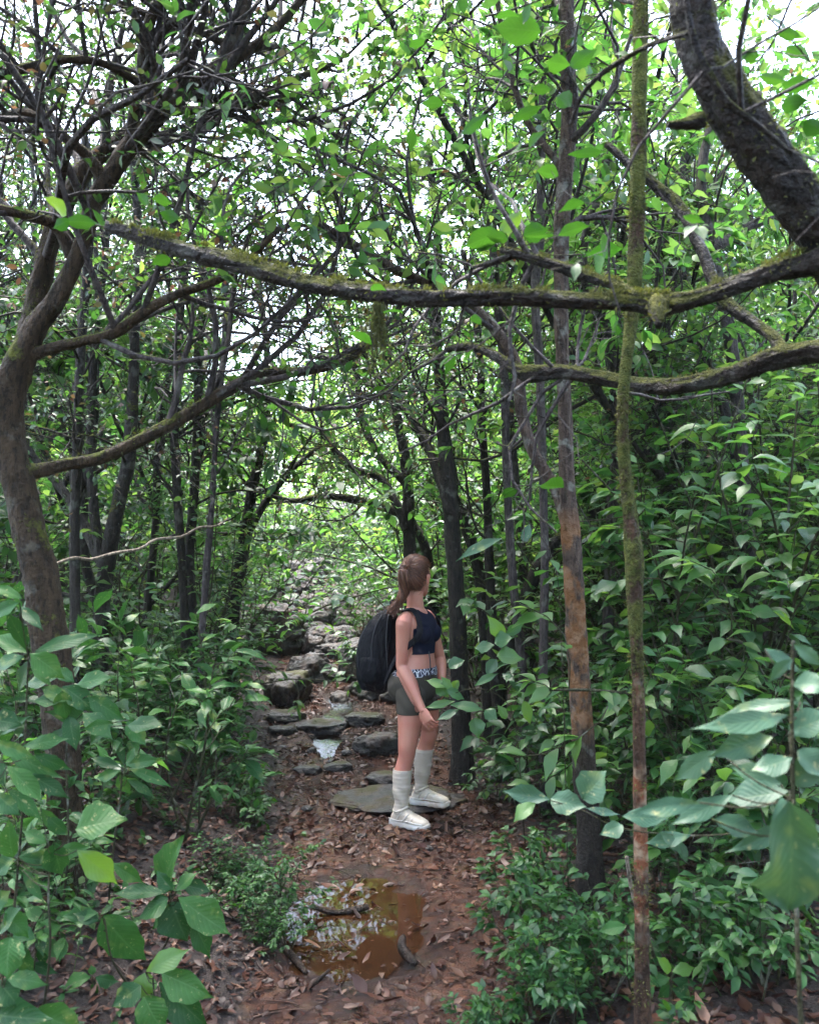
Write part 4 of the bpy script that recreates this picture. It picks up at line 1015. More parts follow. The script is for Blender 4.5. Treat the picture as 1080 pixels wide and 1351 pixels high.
# right side
plant('tall foreground plant with huge pale leaves and a big ragged drooping leaf at the right', (1050, 1.75), [(1056, 1351), (1050, 1200), (1046, 1050), (1044, 940), (1046, 845)], 1.55,
 [(1055, 926, 941, 942, 20), (1018, 972, 934, 999, 34), (946, 990, 887, 1029, 26), (1038, 944, 918, 966, 28), (1040, 1058, 1042, 1200, 104), (1040, 1044, 949, 1060, 33), (965, 1049, 884, 1092, 26), (922, 1059, 830, 1067, 24), (938, 1081, 1003, 1099, 24), (1030, 1035, 959, 1010, 28), (1044, 1036, 1092, 982, 44), (1040, 966, 1102, 940, 34), (1008, 856, 1058, 888, 20), (1046, 870, 1010, 900, 14), (1046, 850, 1085, 878, 20), (1050, 990, 1090, 1030, 36), (1044, 1000, 990, 1020, 26), (1046, 905, 1095, 900, 24), (1050, 1085, 960, 1130, 24)], mat='pale', seed=13, r=.005)
plant('thin twig with a round upright leaf reaching across the slender mossy tree', None, [(1045, 1090), (940, 1102), (870, 1100), (810, 1090), (770, 1070), (726, 1056)], 2.2,
 [(768, 1054, 801, 1020, 44), (725, 1055, 661, 1046, 22), (726, 1053, 772, 1068, 26), (706, 1060, 676, 1083, 16), (772, 1066, 818, 1078, 9), (820, 1077, 884, 1083, 22), (820, 1088, 791, 1101, 17), (870, 1098, 900, 1125, 14), (910, 1102, 850, 1115, 16)], mat='pale', seed=14, hub=False, r=.0022, pale=(3,))
plant('young plant with two bright yellow-green leaves at the bottom right', (884, 3.2), [(884, 1330), (884, 1285)], 3.0, [(884, 1282, 866, 1262, 14), (886, 1282, 918, 1276, 13), (884, 1290, 850, 1296, 14), (885, 1292, 920, 1300, 14), (884, 1300, 866, 1316, 16), (886, 1304, 912, 1322, 15)], seed=15, r=.0025, pale=(0, 1))
plant('sapling with a flat leaf pair in front of the dark base of the forked tree', (826, 3.3), [(828, 1290), (826, 1222)], 3.0, [(826, 1222, 788, 1228, 15), (828, 1220, 832, 1200, 14), (830, 1222, 862, 1224, 14), (826, 1226, 842, 1246, 10)], seed=16, r=.0025)
plant('leafy twig with a heart-shaped leaf hanging in front of the hiker’s hand', (690, 5.0), [(680, 960), (660, 920), (628, 908), (598, 915)], 4.6,
 [(666, 840, 644, 811, 21), (652, 851, 624, 856, 14), (655, 866, 692, 868, 22), (652, 848, 676, 842, 20), (592, 881, 613, 871, 15), (626, 905, 658, 888, 9), (591, 906, 561, 897, 13), (626, 947, 629, 974, 22), (594, 930, 640, 936, 14), (600, 925, 560, 935, 10), (590, 910, 612, 922, 14), (655, 870, 640, 893, 15), (668, 838, 690, 822, 15), (640, 936, 655, 950, 14), (598, 912, 580, 892, 12), (605, 898, 592, 915, 12), (575, 905, 592, 918, 20), (668, 948, 655, 930, 14), (690, 925, 700, 955, 16), (606, 935, 575, 952, 10)], mat='shrub', seed=17, hub=False, r=.003)
plant('long narrow pale leaf on a thin twig crossing left of the forked tree', (745, 4.0), [(735, 760), (700, 718), (668, 708)], 3.4, [(664, 710, 600, 737, 11), (690, 715, 700, 690, 14)], mat='pale', seed=18, hub=False, r=.002)
plant('twig of oval leaves hanging from the broken end of the upper branch', None, [(664, 332), (668, 318), (676, 306)], 2.25, [(658, 308, 611, 326, 27), (660, 306, 690, 277, 23), (690, 310, 723, 303, 27), (735, 311, 779, 295, 15), (772, 336, 824, 329, 19), (656, 318, 618, 330, 14), (670, 316, 640, 312, 16), (690, 312, 735, 311, 6)], mat='topleaf', seed=19, hub=True, r=.002, face=-.62, pale=(1,), group='leafy twigs overhead', name='leafy_twig')
plant('twig with one large dark green leaf near the top centre', None, [(640, 22), (690, 8), (735, -10)], 2.2, [(713, 42, 650, 36, 32), (700, 5, 690, 30, 10)], mat='topleaf', seed=20, hub=False, r=.003, face=-.62, group='leafy twigs overhead', name='leafy_twig')
plant('twig of fresh leaves across the forked tree’s upper trunk', None, [(770, 128), (752, 100), (745, 88)], 2.15, [(752, 86, 716, 82, 18), (752, 88, 786, 64, 24), (728, 118, 699, 115, 13), (734, 128, 753, 139, 20), (768, 60, 762, 45, 10), (645, 150, 602, 177, 15), (736, 232, 706, 226, 16), (748, 204, 802, 203, 13), (715, 140, 670, 160, 14), (900, 285, 928, 292, 12)], mat='topleaf', seed=22, hub=False, r=.002, face=-.62, group='leafy twigs overhead', name='leafy_twig')
plant('sprig of bright leaves at the left tip of the long mossy limb', None, [(146, 301), (120, 296), (92, 288)], 2.5, [(88, 284, 61, 257, 20), (84, 293, 131, 291, 19), (92, 290, 70, 302, 13), (140, 300, 120, 275, 10), (200, 262, 228, 270, 14), (210, 280, 240, 290, 14), (195, 270, 180, 255, 12), (225, 340, 200, 350, 14)], mat='topleaf', seed=23, hub=False, r=.0025, face=-.62, group='leafy twigs overhead', name='leafy_twig', pale=(0,))
plant('twig with several green leaves in the upper right corner beside the leaning tree', None, [(1010, 20), (1050, 60), (1090, 110)], 2.0, [(1036, 62, 1062, 76, 16), (985, 68, 972, 80, 14), (1000, 100, 1040, 106, 16), (1030, 110, 1075, 112, 18), (1000, 75, 980, 75, 14), (1030, 140, 1065, 135, 20), (1020, 40, 1060, 48, 14), (1060, 160, 1090, 175, 22)], mat='topleaf', seed=24, hub=False, r=.002, face=-.62, group='leafy twigs overhead', name='leafy_twig')
plant('single leaf hung against the fork of the orange-barked tree', None, [(748, 660), (744, 646)], 3.4, [(743, 643, 706, 642, 28)], mat='topleaf', seed=25, face=-.62, hub=False, r=.0015, group='leafy twigs overhead', name='leafy_twig')

# ------------------------------------------------------------------ ground cover and fallen leaves (nobody could count them)
def floor_scatter(N, x0, x1, y0, y1, rng, keep):
    y = y0 + (y1 - y0) * rng.random(N) ** 1.25
    x = rng.uniform(x0, x1, N) * np.maximum(1, y / 5)
    s = x - np.interp(y, PY, PX); e = np.abs(s) - np.interp(y, PY, PW)
    k = rng.random(N) < keep(x, y, s, e)
    return x[k], y[k], e[k]
rng = np.random.default_rng(12)
lg = Geo()
def keep_litter(x, y, s, e):
    mud = (1 - sstep(-.30, .0, e + .22 * wob(x, y, 4.5, .3))) * (1 - sstep(4.6, 5.4, y))
    pud = ((x + .25) / .42) ** 2 + ((y - 4.02) / .66) ** 2 < 1
    p = np.where(mud > .5, .42, .95)
    p = np.where((y > 5) & (wob(x, y, 3.0, 1.7) > .45), .45, p)
    return np.where(pud, .16, p) * np.where(e > 1.6, .6, 1)
x, y, e = floor_scatter(64000, -2.4, 2.4, 2.2, 17, rng, keep_litter)
z = np.maximum(ground_z(x, y), np.where(((x + .25) / .38) ** 2 + ((y - 4.02) / .6) ** 2 < 1, -.0125, -1)) + rng.uniform(.001, .016, len(x))
S = np.stack([x, y, z], 1); a = rng.uniform(0, 6.28, len(x))
D = np.stack([np.cos(a), np.sin(a), rng.normal(.02, .2, len(x))], 1)
U = np.array([0, 0, 1.0]) + rng.normal(0, .3, S.shape)
L = rng.uniform(.018, .060, len(x)) * rng.choice([.6, 1, 1, 1.4], len(x))
leaves(lg, S, D, U, L, L * rng.uniform(.3, .62, len(x)), 'litter', rng.normal(0, .3, len(x)), .35, .08, rng)
tw = 420
x, y, e = floor_scatter(900, -2, 2, 2.3, 9, rng, lambda x, y, s, e: np.where(e < -.2, .25, .8))
S = np.stack([x, y, ground_z(x, y) + .006], 1); a = rng.uniform(0, 6.28, len(x))
Pt = walk(S, np.stack([np.cos(a), np.sin(a), 0 * a], 1), rng.uniform(.06, .28, len(x)), 5, .16, (0, 0, 0), rng)
Pt[:, :, 2] = ground_z(Pt[..., 0], Pt[..., 1]) + .006
tubes(lg, Pt, np.linspace(.0028, .001, 5)[None] * rng.uniform(.6, 1.5, (len(x), 1)), 4)
tag(lg.build('fallen_leaves', M['litter']), 'brown and rust fallen leaves and twigs carpeting the trail and banks', 'leaf litter', kind='stuff')

rng = np.random.default_rng(13)
hg = Geo()
def keep_herb(x, y, s, e):
    right = s > 0
    p = np.where(right, .75 * sstep(.0, .6, e) * (wob(x, y, 2.6, 1.1) > -.25), .5 * sstep(.15, .7, e) * (wob(x, y, 2.0) > -.15))
    return np.where(e < .05, .0, p) * (wob(x, y, 3.3, 2.2) > -.2)
x, y, e = floor_scatter(11000, -2.6, 2.6, 2.3, 24, rng, keep_herb)
B = np.stack([x, y, ground_z(x, y) - .01], 1)
H = rng.uniform(.05, .2, len(x)) * np.where(rng.random(len(x)) < .12, 1.7, 1)
Ps = walk(B, np.tile([0, 0, 1.0], (len(x), 1)) + rng.normal(0, .35, (len(x), 3)), H, 4, .12, (0, 0, 0), rng)
tubes(hg, Ps, np.full((len(x), 4), .0014), 3)
hang(rng, Ps, hg, dict(per=8, L=(.028, .065), asp=(.4, .55), tpl='lo', t0=.3, flat=.35, tilt=.3, droop=.2))
y = rng.uniform(13, 32, 5200); x = np.interp(y, PY, PX) + rng.normal(0, 1, 5200) * y * .28
ok = np.abs(x - np.interp(y, PY, PX)) > np.where(y < 17.5, .5, 0) ; x, y = x[ok], y[ok]
B = np.stack([x, y, ground_z(x, y) - .02], 1)
Ps = walk(B, np.tile([0, 0, 1.0], (len(x), 1)) + rng.normal(0, .4, (len(x), 3)), rng.uniform(.15, .6, len(x)), 4, .15, (0, 0, 0), rng)
tubes(hg, Ps, np.full((len(x), 4), .003), 3)
hang(rng, Ps, hg, dict(per=9, L=(.06, .13), asp=(.4, .5), tpl='lo', t0=.2, flat=.4, tilt=.4, droop=.2))
tag(hg.build('ground_cover', M['herb']), 'small green herbs and seedlings covering the forest floor', 'ground cover', kind='stuff')

# far wood that closes every view between the trees
rng = np.random.default_rng(14)
fg = Geo()
N = 1150
yy = rng.uniform(20, 42, N); xx = rng.uniform(-.75, .75, N) * yy
zz = ground_z(xx, yy) + rng.uniform(0, 1, N) ** .8 * rng.uniform(3, 10.5, N)
gap = (xx / yy > -.26) & (xx / yy < -.11); zz = np.where(gap, np.minimum(zz, ground_z(xx, yy) + 3.2), zz)
rr = rng.uniform(.6, 1.6, N)
M_ = 520
back = rng.random(M_) < .6
bx_ = np.where(back, rng.uniform(-26, 26, M_), rng.choice([-1, 1], M_) * rng.uniform(13, 24, M_)); by_ = np.where(back, rng.uniform(-26, -11, M_), rng.uniform(-12, 18, M_))
xx = np.concatenate([xx, bx_]); yy = np.concatenate([yy, by_]); zz = np.concatenate([zz, ground_z(bx_, by_) + rng.uniform(.3, 9, M_)]); rr = np.concatenate([rr, rng.uniform(1.0, 2.0, M_)]); N += M_
per = 70
C = np.repeat(np.stack([xx, yy, zz], 1), per, 0); rad = np.repeat(rr, per)
v = nrm(rng.standard_normal((N * per, 3))) * (rng.random((N * per, 1)) ** .5) * [1, 1, .7]
S = C + v * rad[:, None]
D = nrm(v + rng.normal(0, .7, v.shape)); U = np.array([0, 0, 1.0]) + rng.normal(0, .5, S.shape)
L = rng.uniform(.16, .32, len(S))
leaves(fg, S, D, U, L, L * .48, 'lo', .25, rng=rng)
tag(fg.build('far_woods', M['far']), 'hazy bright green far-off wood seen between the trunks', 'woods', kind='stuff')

stick([(532, 1236, 5), (530, 1248, 7), (538, 1262, 6), (548, 1272, 4)], (3.62, 3.48), 'short dark curved stick at the near right rim of the puddle', 'wetwood', seed=2)
stick([(400, 1308, 3), (418, 1294, 3), (434, 1280, 2)], (3.28, 3.42), 'thin dark twig slanting on the mud left of the trail’s near end', 'wetwood', seed=3)
stick([(500, 1356, 4), (526, 1343, 5), (552, 1331, 4)], (3.06, 3.16), 'pale broken stick at the bottom edge of the trail', 'deadwood', seed=4)
stick([(412, 1196, 3), (440, 1204, 4), (470, 1200, 5), (486, 1196, 4)], (4.0, 4.05), 'dark wet stick breaking the surface of the puddle', 'wetwood', seed=5)
stick([(376, 1252, 4), (392, 1268, 5), (404, 1284, 3)], (3.6, 3.42), 'short brown stick at the near left rim of the puddle', 'wetwood', seed=6)
stick([(826, 1130, 2.5), (834, 1180, 3), (850, 1225, 3), (862, 1262, 2.5)], (3.1, 3.2), 'thin tan stalk leaning behind the slender mossy tree', 'deadwood', seed=7)
# ------------------------------------------------------------------ the hiker
PO = np.array([0.0, 5.30, 0.0])                   # on the ground under the near foot
PO[2] = gz(-.02, 5.42) + .004
YAW = R(-30)
FD = np.array([math.cos(YAW), math.sin(YAW), 0]); LD = np.array([-math.sin(YAW), math.cos(YAW), 0]); ZD = np.array([0, 0, 1.0])
TC = np.array([.055, .26, 0])                    # torso axis on the ground plane
def body(f, l, z): return TC + FD * f + LD * l + ZD * z

def ellipse_loft(g, secs, n=28, ucap=True):
    """secs: (centre, half width along a, half depth along b, a dir, b dir, squareness)"""
    t = np.linspace(0, 2 * np.pi, n, endpoint=False)
    V = []
    for c, wa, wb, a, b, *sq in secs:
        e = sq[0] if sq else 1.0
        cs, sn = np.cos(t), np.sin(t)
        V.append(c + (np.sign(cs) * np.abs(cs) ** e * wa)[:, None] * a + (np.sign(sn) * np.abs(sn) ** e * wb)[:, None] * b)
    m = len(V); i = np.arange(m * n).reshape(m, n)
    q = np.stack([i[:-1], np.roll(i, -1, 1)[:-1], np.roll(i, -1, 1)[1:], i[1:]], -1).reshape(-1, 4)
    V = np.concatenate(V + [np.array([secs[0][0], secs[-1][0]])])
    k = m * n
    t0 = np.stack([np.roll(i[0], -1), i[0], np.full(n, k)], -1); t1 = np.stack([i[-1], np.roll(i[-1], -1), np.full(n, k + 1)], -1)
    g.add(V, [q, np.concatenate([t0, t1])])

def smooth_secs(keys, n):
    """keys rows of numbers -> n splined rows"""
    return spline(np.asarray(keys, float), n)

def tube_limb(g, pts, n=26, sides=20):
    s = spline(np.asarray(pts, float), n)
    # rounded ends
    tubes(g, s[None, :, :3], s[None, :, 3], sides, True)
def ball(g, c, r, n=16, ax=(np.array([1., 0, 0]), np.array([0, 1., 0]), np.array([0, 0, 1.]))):
    r = np.broadcast_to(r, 3)
    secs = []
    for ph in np.linspace(-1.5, 1.5, n):
        secs.append((np.asarray(c) + ax[2] * r[2] * math.sin(ph), r[0] * math.cos(ph), r[1] * math.cos(ph), ax[0], ax[1]))
    ellipse_loft(g, secs, 20)

bg_ = Geo()
# torso: (z, half width, half depth, forward shift)
tk = smooth_secs([(.74, .05, .05, .0), (.78, .135, .095, -.015), (.85, .172, .120, -.022), (.92, .168, .114, -.014), (.99, .140, .098, .0), (1.05, .124, .088, .006), (1.12, .128, .094, .004),
                  (1.19, .138, .104, .006), (1.25, .146, .104, .0), (1.295, .140, .086, -.012), (1.325, .10, .066, -.02), (1.35, .055, .052, -.02)], 44)
ellipse_loft(bg_, [(body(f, 0, z), a, b, LD, FD, .92) for z, a, b, f in tk], 36)
for s in (-1, 1):
    ball(bg_, body(.068, s * .062, 1.185), (.058, .062, .062))      # bust
    ball(bg_, body(-.075, s * .075, .85), (.092, .085, .10))        # seat
HR, HL = body(-.005, -.088, .83), body(-.005, .088, .83)
KR, AR = np.array([-.018, .135, .43]), np.array([-.058, .125, .085])
KL, AL = np.array([.128, .385, .50]), np.array([.070, .44, .135])
def leg(h, k, a, g):
    d = FD
    tube_limb(g, [(*(h + ZD * .05), .080), (*h, .090), (*(h * .72 + k * .28 + d * .008), .086), (*(h * .4 + k * .6 + d * .008), .072), (*(k + d * .004 + ZD * .05), .058), (*k, .053), (*(k * .85 + a * .15 - d * .008), .050),
                  (*(k * .66 + a * .34 - d * .016), .056), (*(k * .42 + a * .58 - d * .010), .049), (*(k * .16 + a * .84), .036), (*a, .034), (*(a - ZD * .05), .034)], 40, 24)
leg(HR, KR, AR, bg_); leg(HL, KL, AL, bg_)
# feet are inside the shoes
tube_limb(bg_, [(*(AR + ZD * -.03 - FD * .03), .03), (*(AR - ZD * .045 + FD * .06), .032), (*(AR - ZD * .06 + FD * .14), .02)], 10)
tube_limb(bg_, [(*(AL + ZD * -.03 - FD * .03), .03), (*(AL - ZD * .045 + FD * .06), .032), (*(AL - ZD * .06 + FD * .14), .02)], 10)
SHR, ELR, WRR = body(-.012, -.160, 1.265), np.array([-.050, .150, .985]), np.array([.078, .050, .735])
SHL, ELL, WRL = body(-.012, .160, 1.265), np.array([.205, .44, 1.0]), np.array([.212, .30, .855])
def arm(s, e, w, g):
    tube_limb(g, [(*(s + ZD * .028 + (body(0, 0, 1.29) - s) * .25), .036), (*s, .050), (*(s * .72 + e * .28), .047), (*(s * .4 + e * .6), .042), (*(s * .12 + e * .88), .037), (*e, .036), (*(e * .8 + w * .2), .039), (*(e * .5 + w * .5), .034), (*(e * .15 + w * .85), .026), (*w, .0235), (*(w * 1.06 - e * .06), .024)], 36, 18)
arm(SHR, ELR, WRR, bg_); arm(SHL, ELL, WRL, bg_)
def hand(w, e, palmn, g, curl):
    """w wrist, e elbow: the hand follows the forearm; palmn: direction the palm faces"""
    d = nrm(w - e); p = nrm(palmn - (palmn @ d) * d); s = np.cross(d, p)      # s: towards the little finger or thumb side
    kn = w + d * .088
    ellipse_loft(g, [(w + d * .0, .022, .018, s, p), (w + d * .025, .032, .017, s, p), (w + d * .06, .039, .016, s, p), (kn, .037, .013, s, p), (kn + d * .006, .030, .009, s, p)], 20)
    for j, (o_, ln, r) in enumerate([(-.032, .068, .0080), (-.011, .076, .0083), (.011, .071, .0080), (.031, .056, .0071)]):
        c = curl * (1 + .12 * j)
        a = kn + s * o_ - d * .012; ang = .15; pts = [(*a, r * 1.1)]
        b = a + (d * math.cos(ang) + s * o_ * 4.0) * .018
        pts.append((*b, r * 1.08))
        for f_ in (.45, .32, .25):
            ang += c
            b = b + (d * math.cos(ang) + p * math.sin(ang)) * ln * f_
            pts.append((*b, r * (1 if f_ > .3 else .86)))
        tube_limb(g, pts, 14, 10)
        ball(g, b, r * .86, 8)
    t0 = w + d * .022 - s * .024
    t1 = t0 + d * .022 - s * .022 + p * .012; t2 = t1 + d * .030 - s * .008 + p * .012; t3 = t2 + d * .024 + p * .008
    tube_limb(g, [(*t0, .0135), (*t1, .0115), (*t2, .0098), (*t3, .0085)], 12, 10); ball(g, t3, .0083, 8)
hand(WRR, ELR, np.array([.35, .75, .2]), bg_, .42)
hand(WRL, ELL, np.array([-.8, -.2, .1]), bg_, .40)
# neck and head, turned to look into the wood
HY = R(58)
HF = np.array([math.cos(HY), math.sin(HY), 0]); HLd = np.array([-math.sin(HY), math.cos(HY), 0])
HC = np.array([.043, .262, 1.548])
HK = 1.11; HF = HF * HK; HLd = HLd * HK; ZH = ZD * HK
nk = spline(np.array([(*body(-.025, 0, 1.285), .080), (*body(-.02, 0, 1.335), .060), (*(HC - ZH * .12 - HF * .012), .052), (*(HC - ZH * .05 - HF * .01), .056)]), 14)
tubes(bg_, nk[None, :, :3], nk[None, :, 3], 20, True)
hk = smooth_secs([(-.118, .020, .018, .062), (-.108, .036, .036, .050), (-.085, .052, .060, .030), (-.05, .063, .080, .014), (-.01, .070, .090, .006), (.03, .074, .096, .0), (.065, .069, .088, -.004), (.095, .052, .064, -.008), (.112, .028, .034, -.01), (.118, .006, .008, -.01)], 30)
ellipse_loft(bg_, [(HC + HF * f + ZH * z, a, b, HLd, HF, .95) for z, a, b, f in hk], 30)
tube_limb(bg_, [(*(HC + HF * .088 + ZH * .012), .008), (*(HC + HF * .103 - ZH * .018), .011), (*(HC + HF * .106 - ZH * .032), .013), (*(HC + HF * .09 - ZH * .040), .010)], 10, 12)
ball(bg_, HC + HF * .084 - ZH * .062, (.024, .012, .006), 8, (HLd, HF, ZH)); ball(bg_, HC + HF * .083 - ZH * .074, (.020, .012, .007), 8, (HLd, HF, ZH))
for s in (-1, 1):
    ec = HC - HF * .006 + HLd * s * .074 - ZH * .018
    ax3 = nrm(HF * .92 + HLd * s * .0)
    ellipse_loft(bg_, [(ec + ZH * z + HLd * s * (.006 + o_), .0085, w_, HLd, HF) for z, w_, o_ in [(-.032, .006, -.002), (-.026, .010, .0), (-.010, .014, .003), (.010, .019, .007), (.024, .017, .008), (.031, .009, .006)]], 14)
person = empty('person', PO, 0, 'woman hiker in navy crop top, olive shorts and long cream socks standing on the trail', 'person')
bo = bg_.build('body', M['soil'], None)
me0 = bo.data
md = bo.modifiers.new('r', 'REMESH'); md.mode = 'VOXEL'; md.voxel_size = .0036
md2 = bo.modifiers.new('s', 'SMOOTH'); md2.factor = .5; md2.iterations = 4
dg = bpy.context.evaluated_depsgraph_get(); dg.update()
me = bpy.data.meshes.new_from_object(bo.evaluated_get(dg))
bpy.data.objects.remove(bo)
M['skin'] = plain('skin', (.37, .160, .112), .5, var=1.08, scale=60, sss=.12, bump=.1, blotch=.8, blotchcol=(.38, .125, .09))
me.materials.clear(); me.materials.append(M['skin'])
me.name = 'body'
bo = bpy.data.objects.new('body', me); COL.objects.link(bo); bo.parent = person
for p in me.polygons: p.use_smooth = True
nV = len(me.vertices)
BV = np.empty(nV * 3); me.vertices.foreach_get('co', BV); BV = BV.reshape(-1, 3)
BN = np.empty(nV * 3); me.vertex_normals.foreach_get('vector', BN); BN = BN.reshape(-1, 3)
BQ = np.array([p.vertices[:] for p in me.polygons if len(p.vertices) == 4])

def seg_dist(P, a, b):
    t = np.clip(((P - a) @ (b - a)) / ((b - a) @ (b - a)), 0, 1)
    return np.linalg.norm(P - a - t[:, None] * (b - a), axis=1)
zb = BV[:, 2]
arm_d = np.minimum(seg_dist(BV, SHR, ELR), seg_dist(BV, SHL, ELL))
fore_d = np.minimum(np.minimum(seg_dist(BV, ELR, WRR + nrm(WRR - ELR) * .2), seg_dist(BV, ELL, WRL + nrm(WRL - ELL) * .2)), 9)
rel = BV - TC; ff = rel @ FD; ll = rel @ LD
not_arm = (arm_d > .062) & (fore_d > .055)
def shell(name, mask, mat, off, thick=None, parent=None):
    """a garment: the body's own surface inside mask, lifted off along the normals, with a folded-in rim"""
    q = BQ[mask[BQ].all(1)]
    used = np.unique(q); re = np.full(nV, -1); re[used] = np.arange(len(used))
    o_ = off[used] if hasattr(off, '__len__') else off
    V1 = BV[used] + BN[used] * (o_[:, None] if hasattr(o_, '__len__') else o_)
    q = re[q]
    ob = build(name, V1, [q], mat, parent or person)
    m_ = ob.modifiers.new('rim', 'SOLIDIFY'); m_.thickness = thick or .004; m_.offset = -1
    return ob
fold = lambda s, a: a * (np.sin(BV[:, 2] * s + 9 * ll + 3 * np.sin(ff * 30)) * .5 + .5)
M['top'] = plain('navy_jersey', (.004, .005, .014), .85, scale=220, bump=.2, spec=.15)
M['shorts'] = plain('olive_grey_jersey', (.037, .032, .025), .85, scale=260, bump=.25, spec=.2)
M['sock'] = plain('cream_ribbed_knit', (.42, .36, .30), .85, scale=120, bump=.3, var=1.1, blotch=.5, blotchcol=(.38, .30, .23))
M['cloth_black'] = plain('black_nylon', (.006, .007, .011), .5, scale=300, bump=.3)
neck_c = body(-.0, 0, 1.34)
nd = np.hypot(np.hypot((BV - neck_c) @ FD * .85, (BV - neck_c) @ LD), (zb - 1.34) * .55)
straps = np.abs(np.abs(ll) - .088) < .028
topm = not_arm & (zb > 1.055) & (zb < 1.335) & ((zb < 1.225) | ((nd > .056) & (np.abs(ll) < .128 - .3 * (zb - 1.225)) & (zb < 1.40))) & (np.hypot(ff, ll) < .25)
shell('crop_top', topm, M['top'], .0045)
hand_free = fore_d > .045
hips = hand_free & (arm_d > .07)
wa = hips & (zb > .915) & (zb < .968)
shell('waistband', wa, None or M['top'], .0065)
n = NT('printed_elastic')
co = n.n('ShaderNodeTexCoord').outputs['Object']
v = n.n('ShaderNodeTexVoronoi', {'Vector': n.n('ShaderNodeMapping', {0: co, 3: (1, 1, .7)}).outputs[0], 'Scale': 42.0}, feature='DISTANCE_TO_EDGE').outputs[0]
M['band'] = n.done(n.bsdf(Base_Color=n.mix(n.ramp(v, [(.045, 0.0), (.07, 1.0)]), (.50, .50, .55), (.006, .008, .03)), Roughness=.8))
for o in person.children:
    if o.name.startswith('waistband'): o.data.materials[0] = M['band']
shell('shorts', hips & (zb > .685) & (zb < .925) & (seg_dist(BV, WRR, WRR + nrm(WRR - ELR) * .2) > .06), M['shorts'], .004 + fold(70, .003))
legR = (seg_dist(BV, KR, AR) < .075); legL = (seg_dist(BV, KL, AL) < .075)
rib = lambda z0: .0045 + .0012 * (np.sin(zb * 260) > 0) + .002 * ((zb > z0 - .022)) + fold(60, .006) * (zb < z0 - .10)
shell('sock', legR & (zb < .345) & (zb > .075), M['sock'], rib(.345), .004)
shell('sock', legL & (zb < .415) & (zb > .115), M['sock'], rib(.415), .004)

# drawcord hanging from the top to the waist
g = Geo(); a = body(.105, -.045, 1.075); b = body(.118, -.05, .99); c = body(.118, -.06, .90)
s = spline(np.array([a, b, c]), 12); tubes(g, s[None], np.full((1, 12), .0035), 8, True); g.build('drawcord', M['cloth_black'], person)

# face
n = NT('eye_white'); M['eye'] = n.done(n.bsdf(Base_Color=(.75, .73, .70, 1), Roughness=.15))
n = NT('iris'); M['iris'] = n.done(n.bsdf(Base_Color=(.03, .02, .012, 1), Roughness=.1))
for s_ in (-1, 1):
    g = Geo(); ec = HC + HF * .083 + HLd * s_ * .031 + ZH * .004; ball(g, ec, .0125, 12); e = g.build('eye', M['eye'], person)
    g = Geo(); ball(g, ec + HF * .0095, .0055, 10); g.build('iris', M['iris'], e)
n = NT('lip'); M['lip'] = n.done(n.bsdf(Base_Color=(.36, .11, .095, 1), Roughness=.4))
g = Geo(); ball(g, HC + HF * .091 - ZH * .0625, (.022, .008, .0045), 8, (HLd, HF, ZH)); ball(g, HC + HF * .0905 - ZH * .0725, (.019, .008, .0055), 8, (HLd, HF, ZH)); g.build('lips', M['lip'], person)

# hair: a brushed-back cap and a tail tied high at the back
def hair_mat():
    n = NT('red_brown_hair')
    uv = n.n('ShaderNodeUVMap').outputs[0]
    isl = n.n('ShaderNodeNewGeometry').outputs['Random Per Island']
    col = n.ramp(isl, [(0, (.040, .014, .008)), (.5, (.085, .030, .016)), (1, (.16, .066, .036))])
    return n.done(n.bsdf(Base_Color=col, Roughness=.38))
M['hair'] = hair_mat()
rng = np.random.default_rng(31)
TIE = HC - HF * .098 + ZH * .045
capg = Geo()
ck = smooth_secs([(-.075, .050, .050, -.040), (-.05, .068, .070, -.024), (-.01, .0765, .088, -.012), (.03, .0805, .099, -.006), (.065, .0755, .095, -.008), (.095, .060, .074, -.010), (.115, .036, .043, -.012), (.124, .008, .01, -.012)], 22)
t = np.linspace(0, 2 * np.pi, 40, endpoint=False)
secs = []
ellipse_loft(capg, [(HC + HF * (f - .0) + ZH * z, a, b, HLd, HF, .96) for z, a, b, f in ck], 36)
# cut the face free: keep the cap behind the hairline
capV = np.concatenate(capg.V)
rh = (capV - HC)
fz = rh @ HF / HK ** 2; zz_ = rh[:, 2] / HK
keepc = fz < np.where(zz_ > .05, .075 - (zz_ - .05) * .1, .004 + .55 * np.clip(zz_, -.02, .09))
keepc &= ~((zz_ < -.02) & (fz > -.02))
qs = np.concatenate(capg.F[4]); qs = qs[keepc[qs].all(1)]
hair = build('hair', capV, [qs], M['hair'], person)
sg = Geo()
# strands over the cap converging on the tie
Nn = 1500
src = capV[rng.choice(np.where(keepc)[0], Nn)] + rng.normal(0, .004, (Nn, 3))
cvec = nrm(src - HC)
P_ = []
for k in np.linspace(0, 1, 8):
    p = src * (1 - k) + TIE * k
    r0 = np.linalg.norm((src - HC) / np.array([1, 1, 1.15]), axis=1); r1 = np.linalg.norm((TIE - HC) / np.array([1, 1, 1.15]))
    dv = (p - HC); rad = (r0 * (1 - k) + r1 * k)
    dn = dv / np.linalg.norm(dv / np.array([1, 1, 1.15]), axis=1, keepdims=True)
    P_.append(HC + dn * (rad + .0025 + .004 * math.sin(k * 3.1))[:, None])
tubes(sg, np.stack(P_, 1), np.full((Nn, 8), .0016), 4)
Nt = 420
ctl = np.array([TIE, TIE - HF * .035 + ZH * .012, TIE - HF * .040 - ZH * .03, TIE - HF * .028 - ZH * .10, TIE - HF * .025 - ZH * .15 - np.array([.015, 0, 0]), TIE - HF * .03 - ZH * .20 - np.array([.045, -.0, 0]), TIE - HF * .02 - ZH * .235 - np.array([.078, 0, 0])])
cl = spline(ctl, 16)
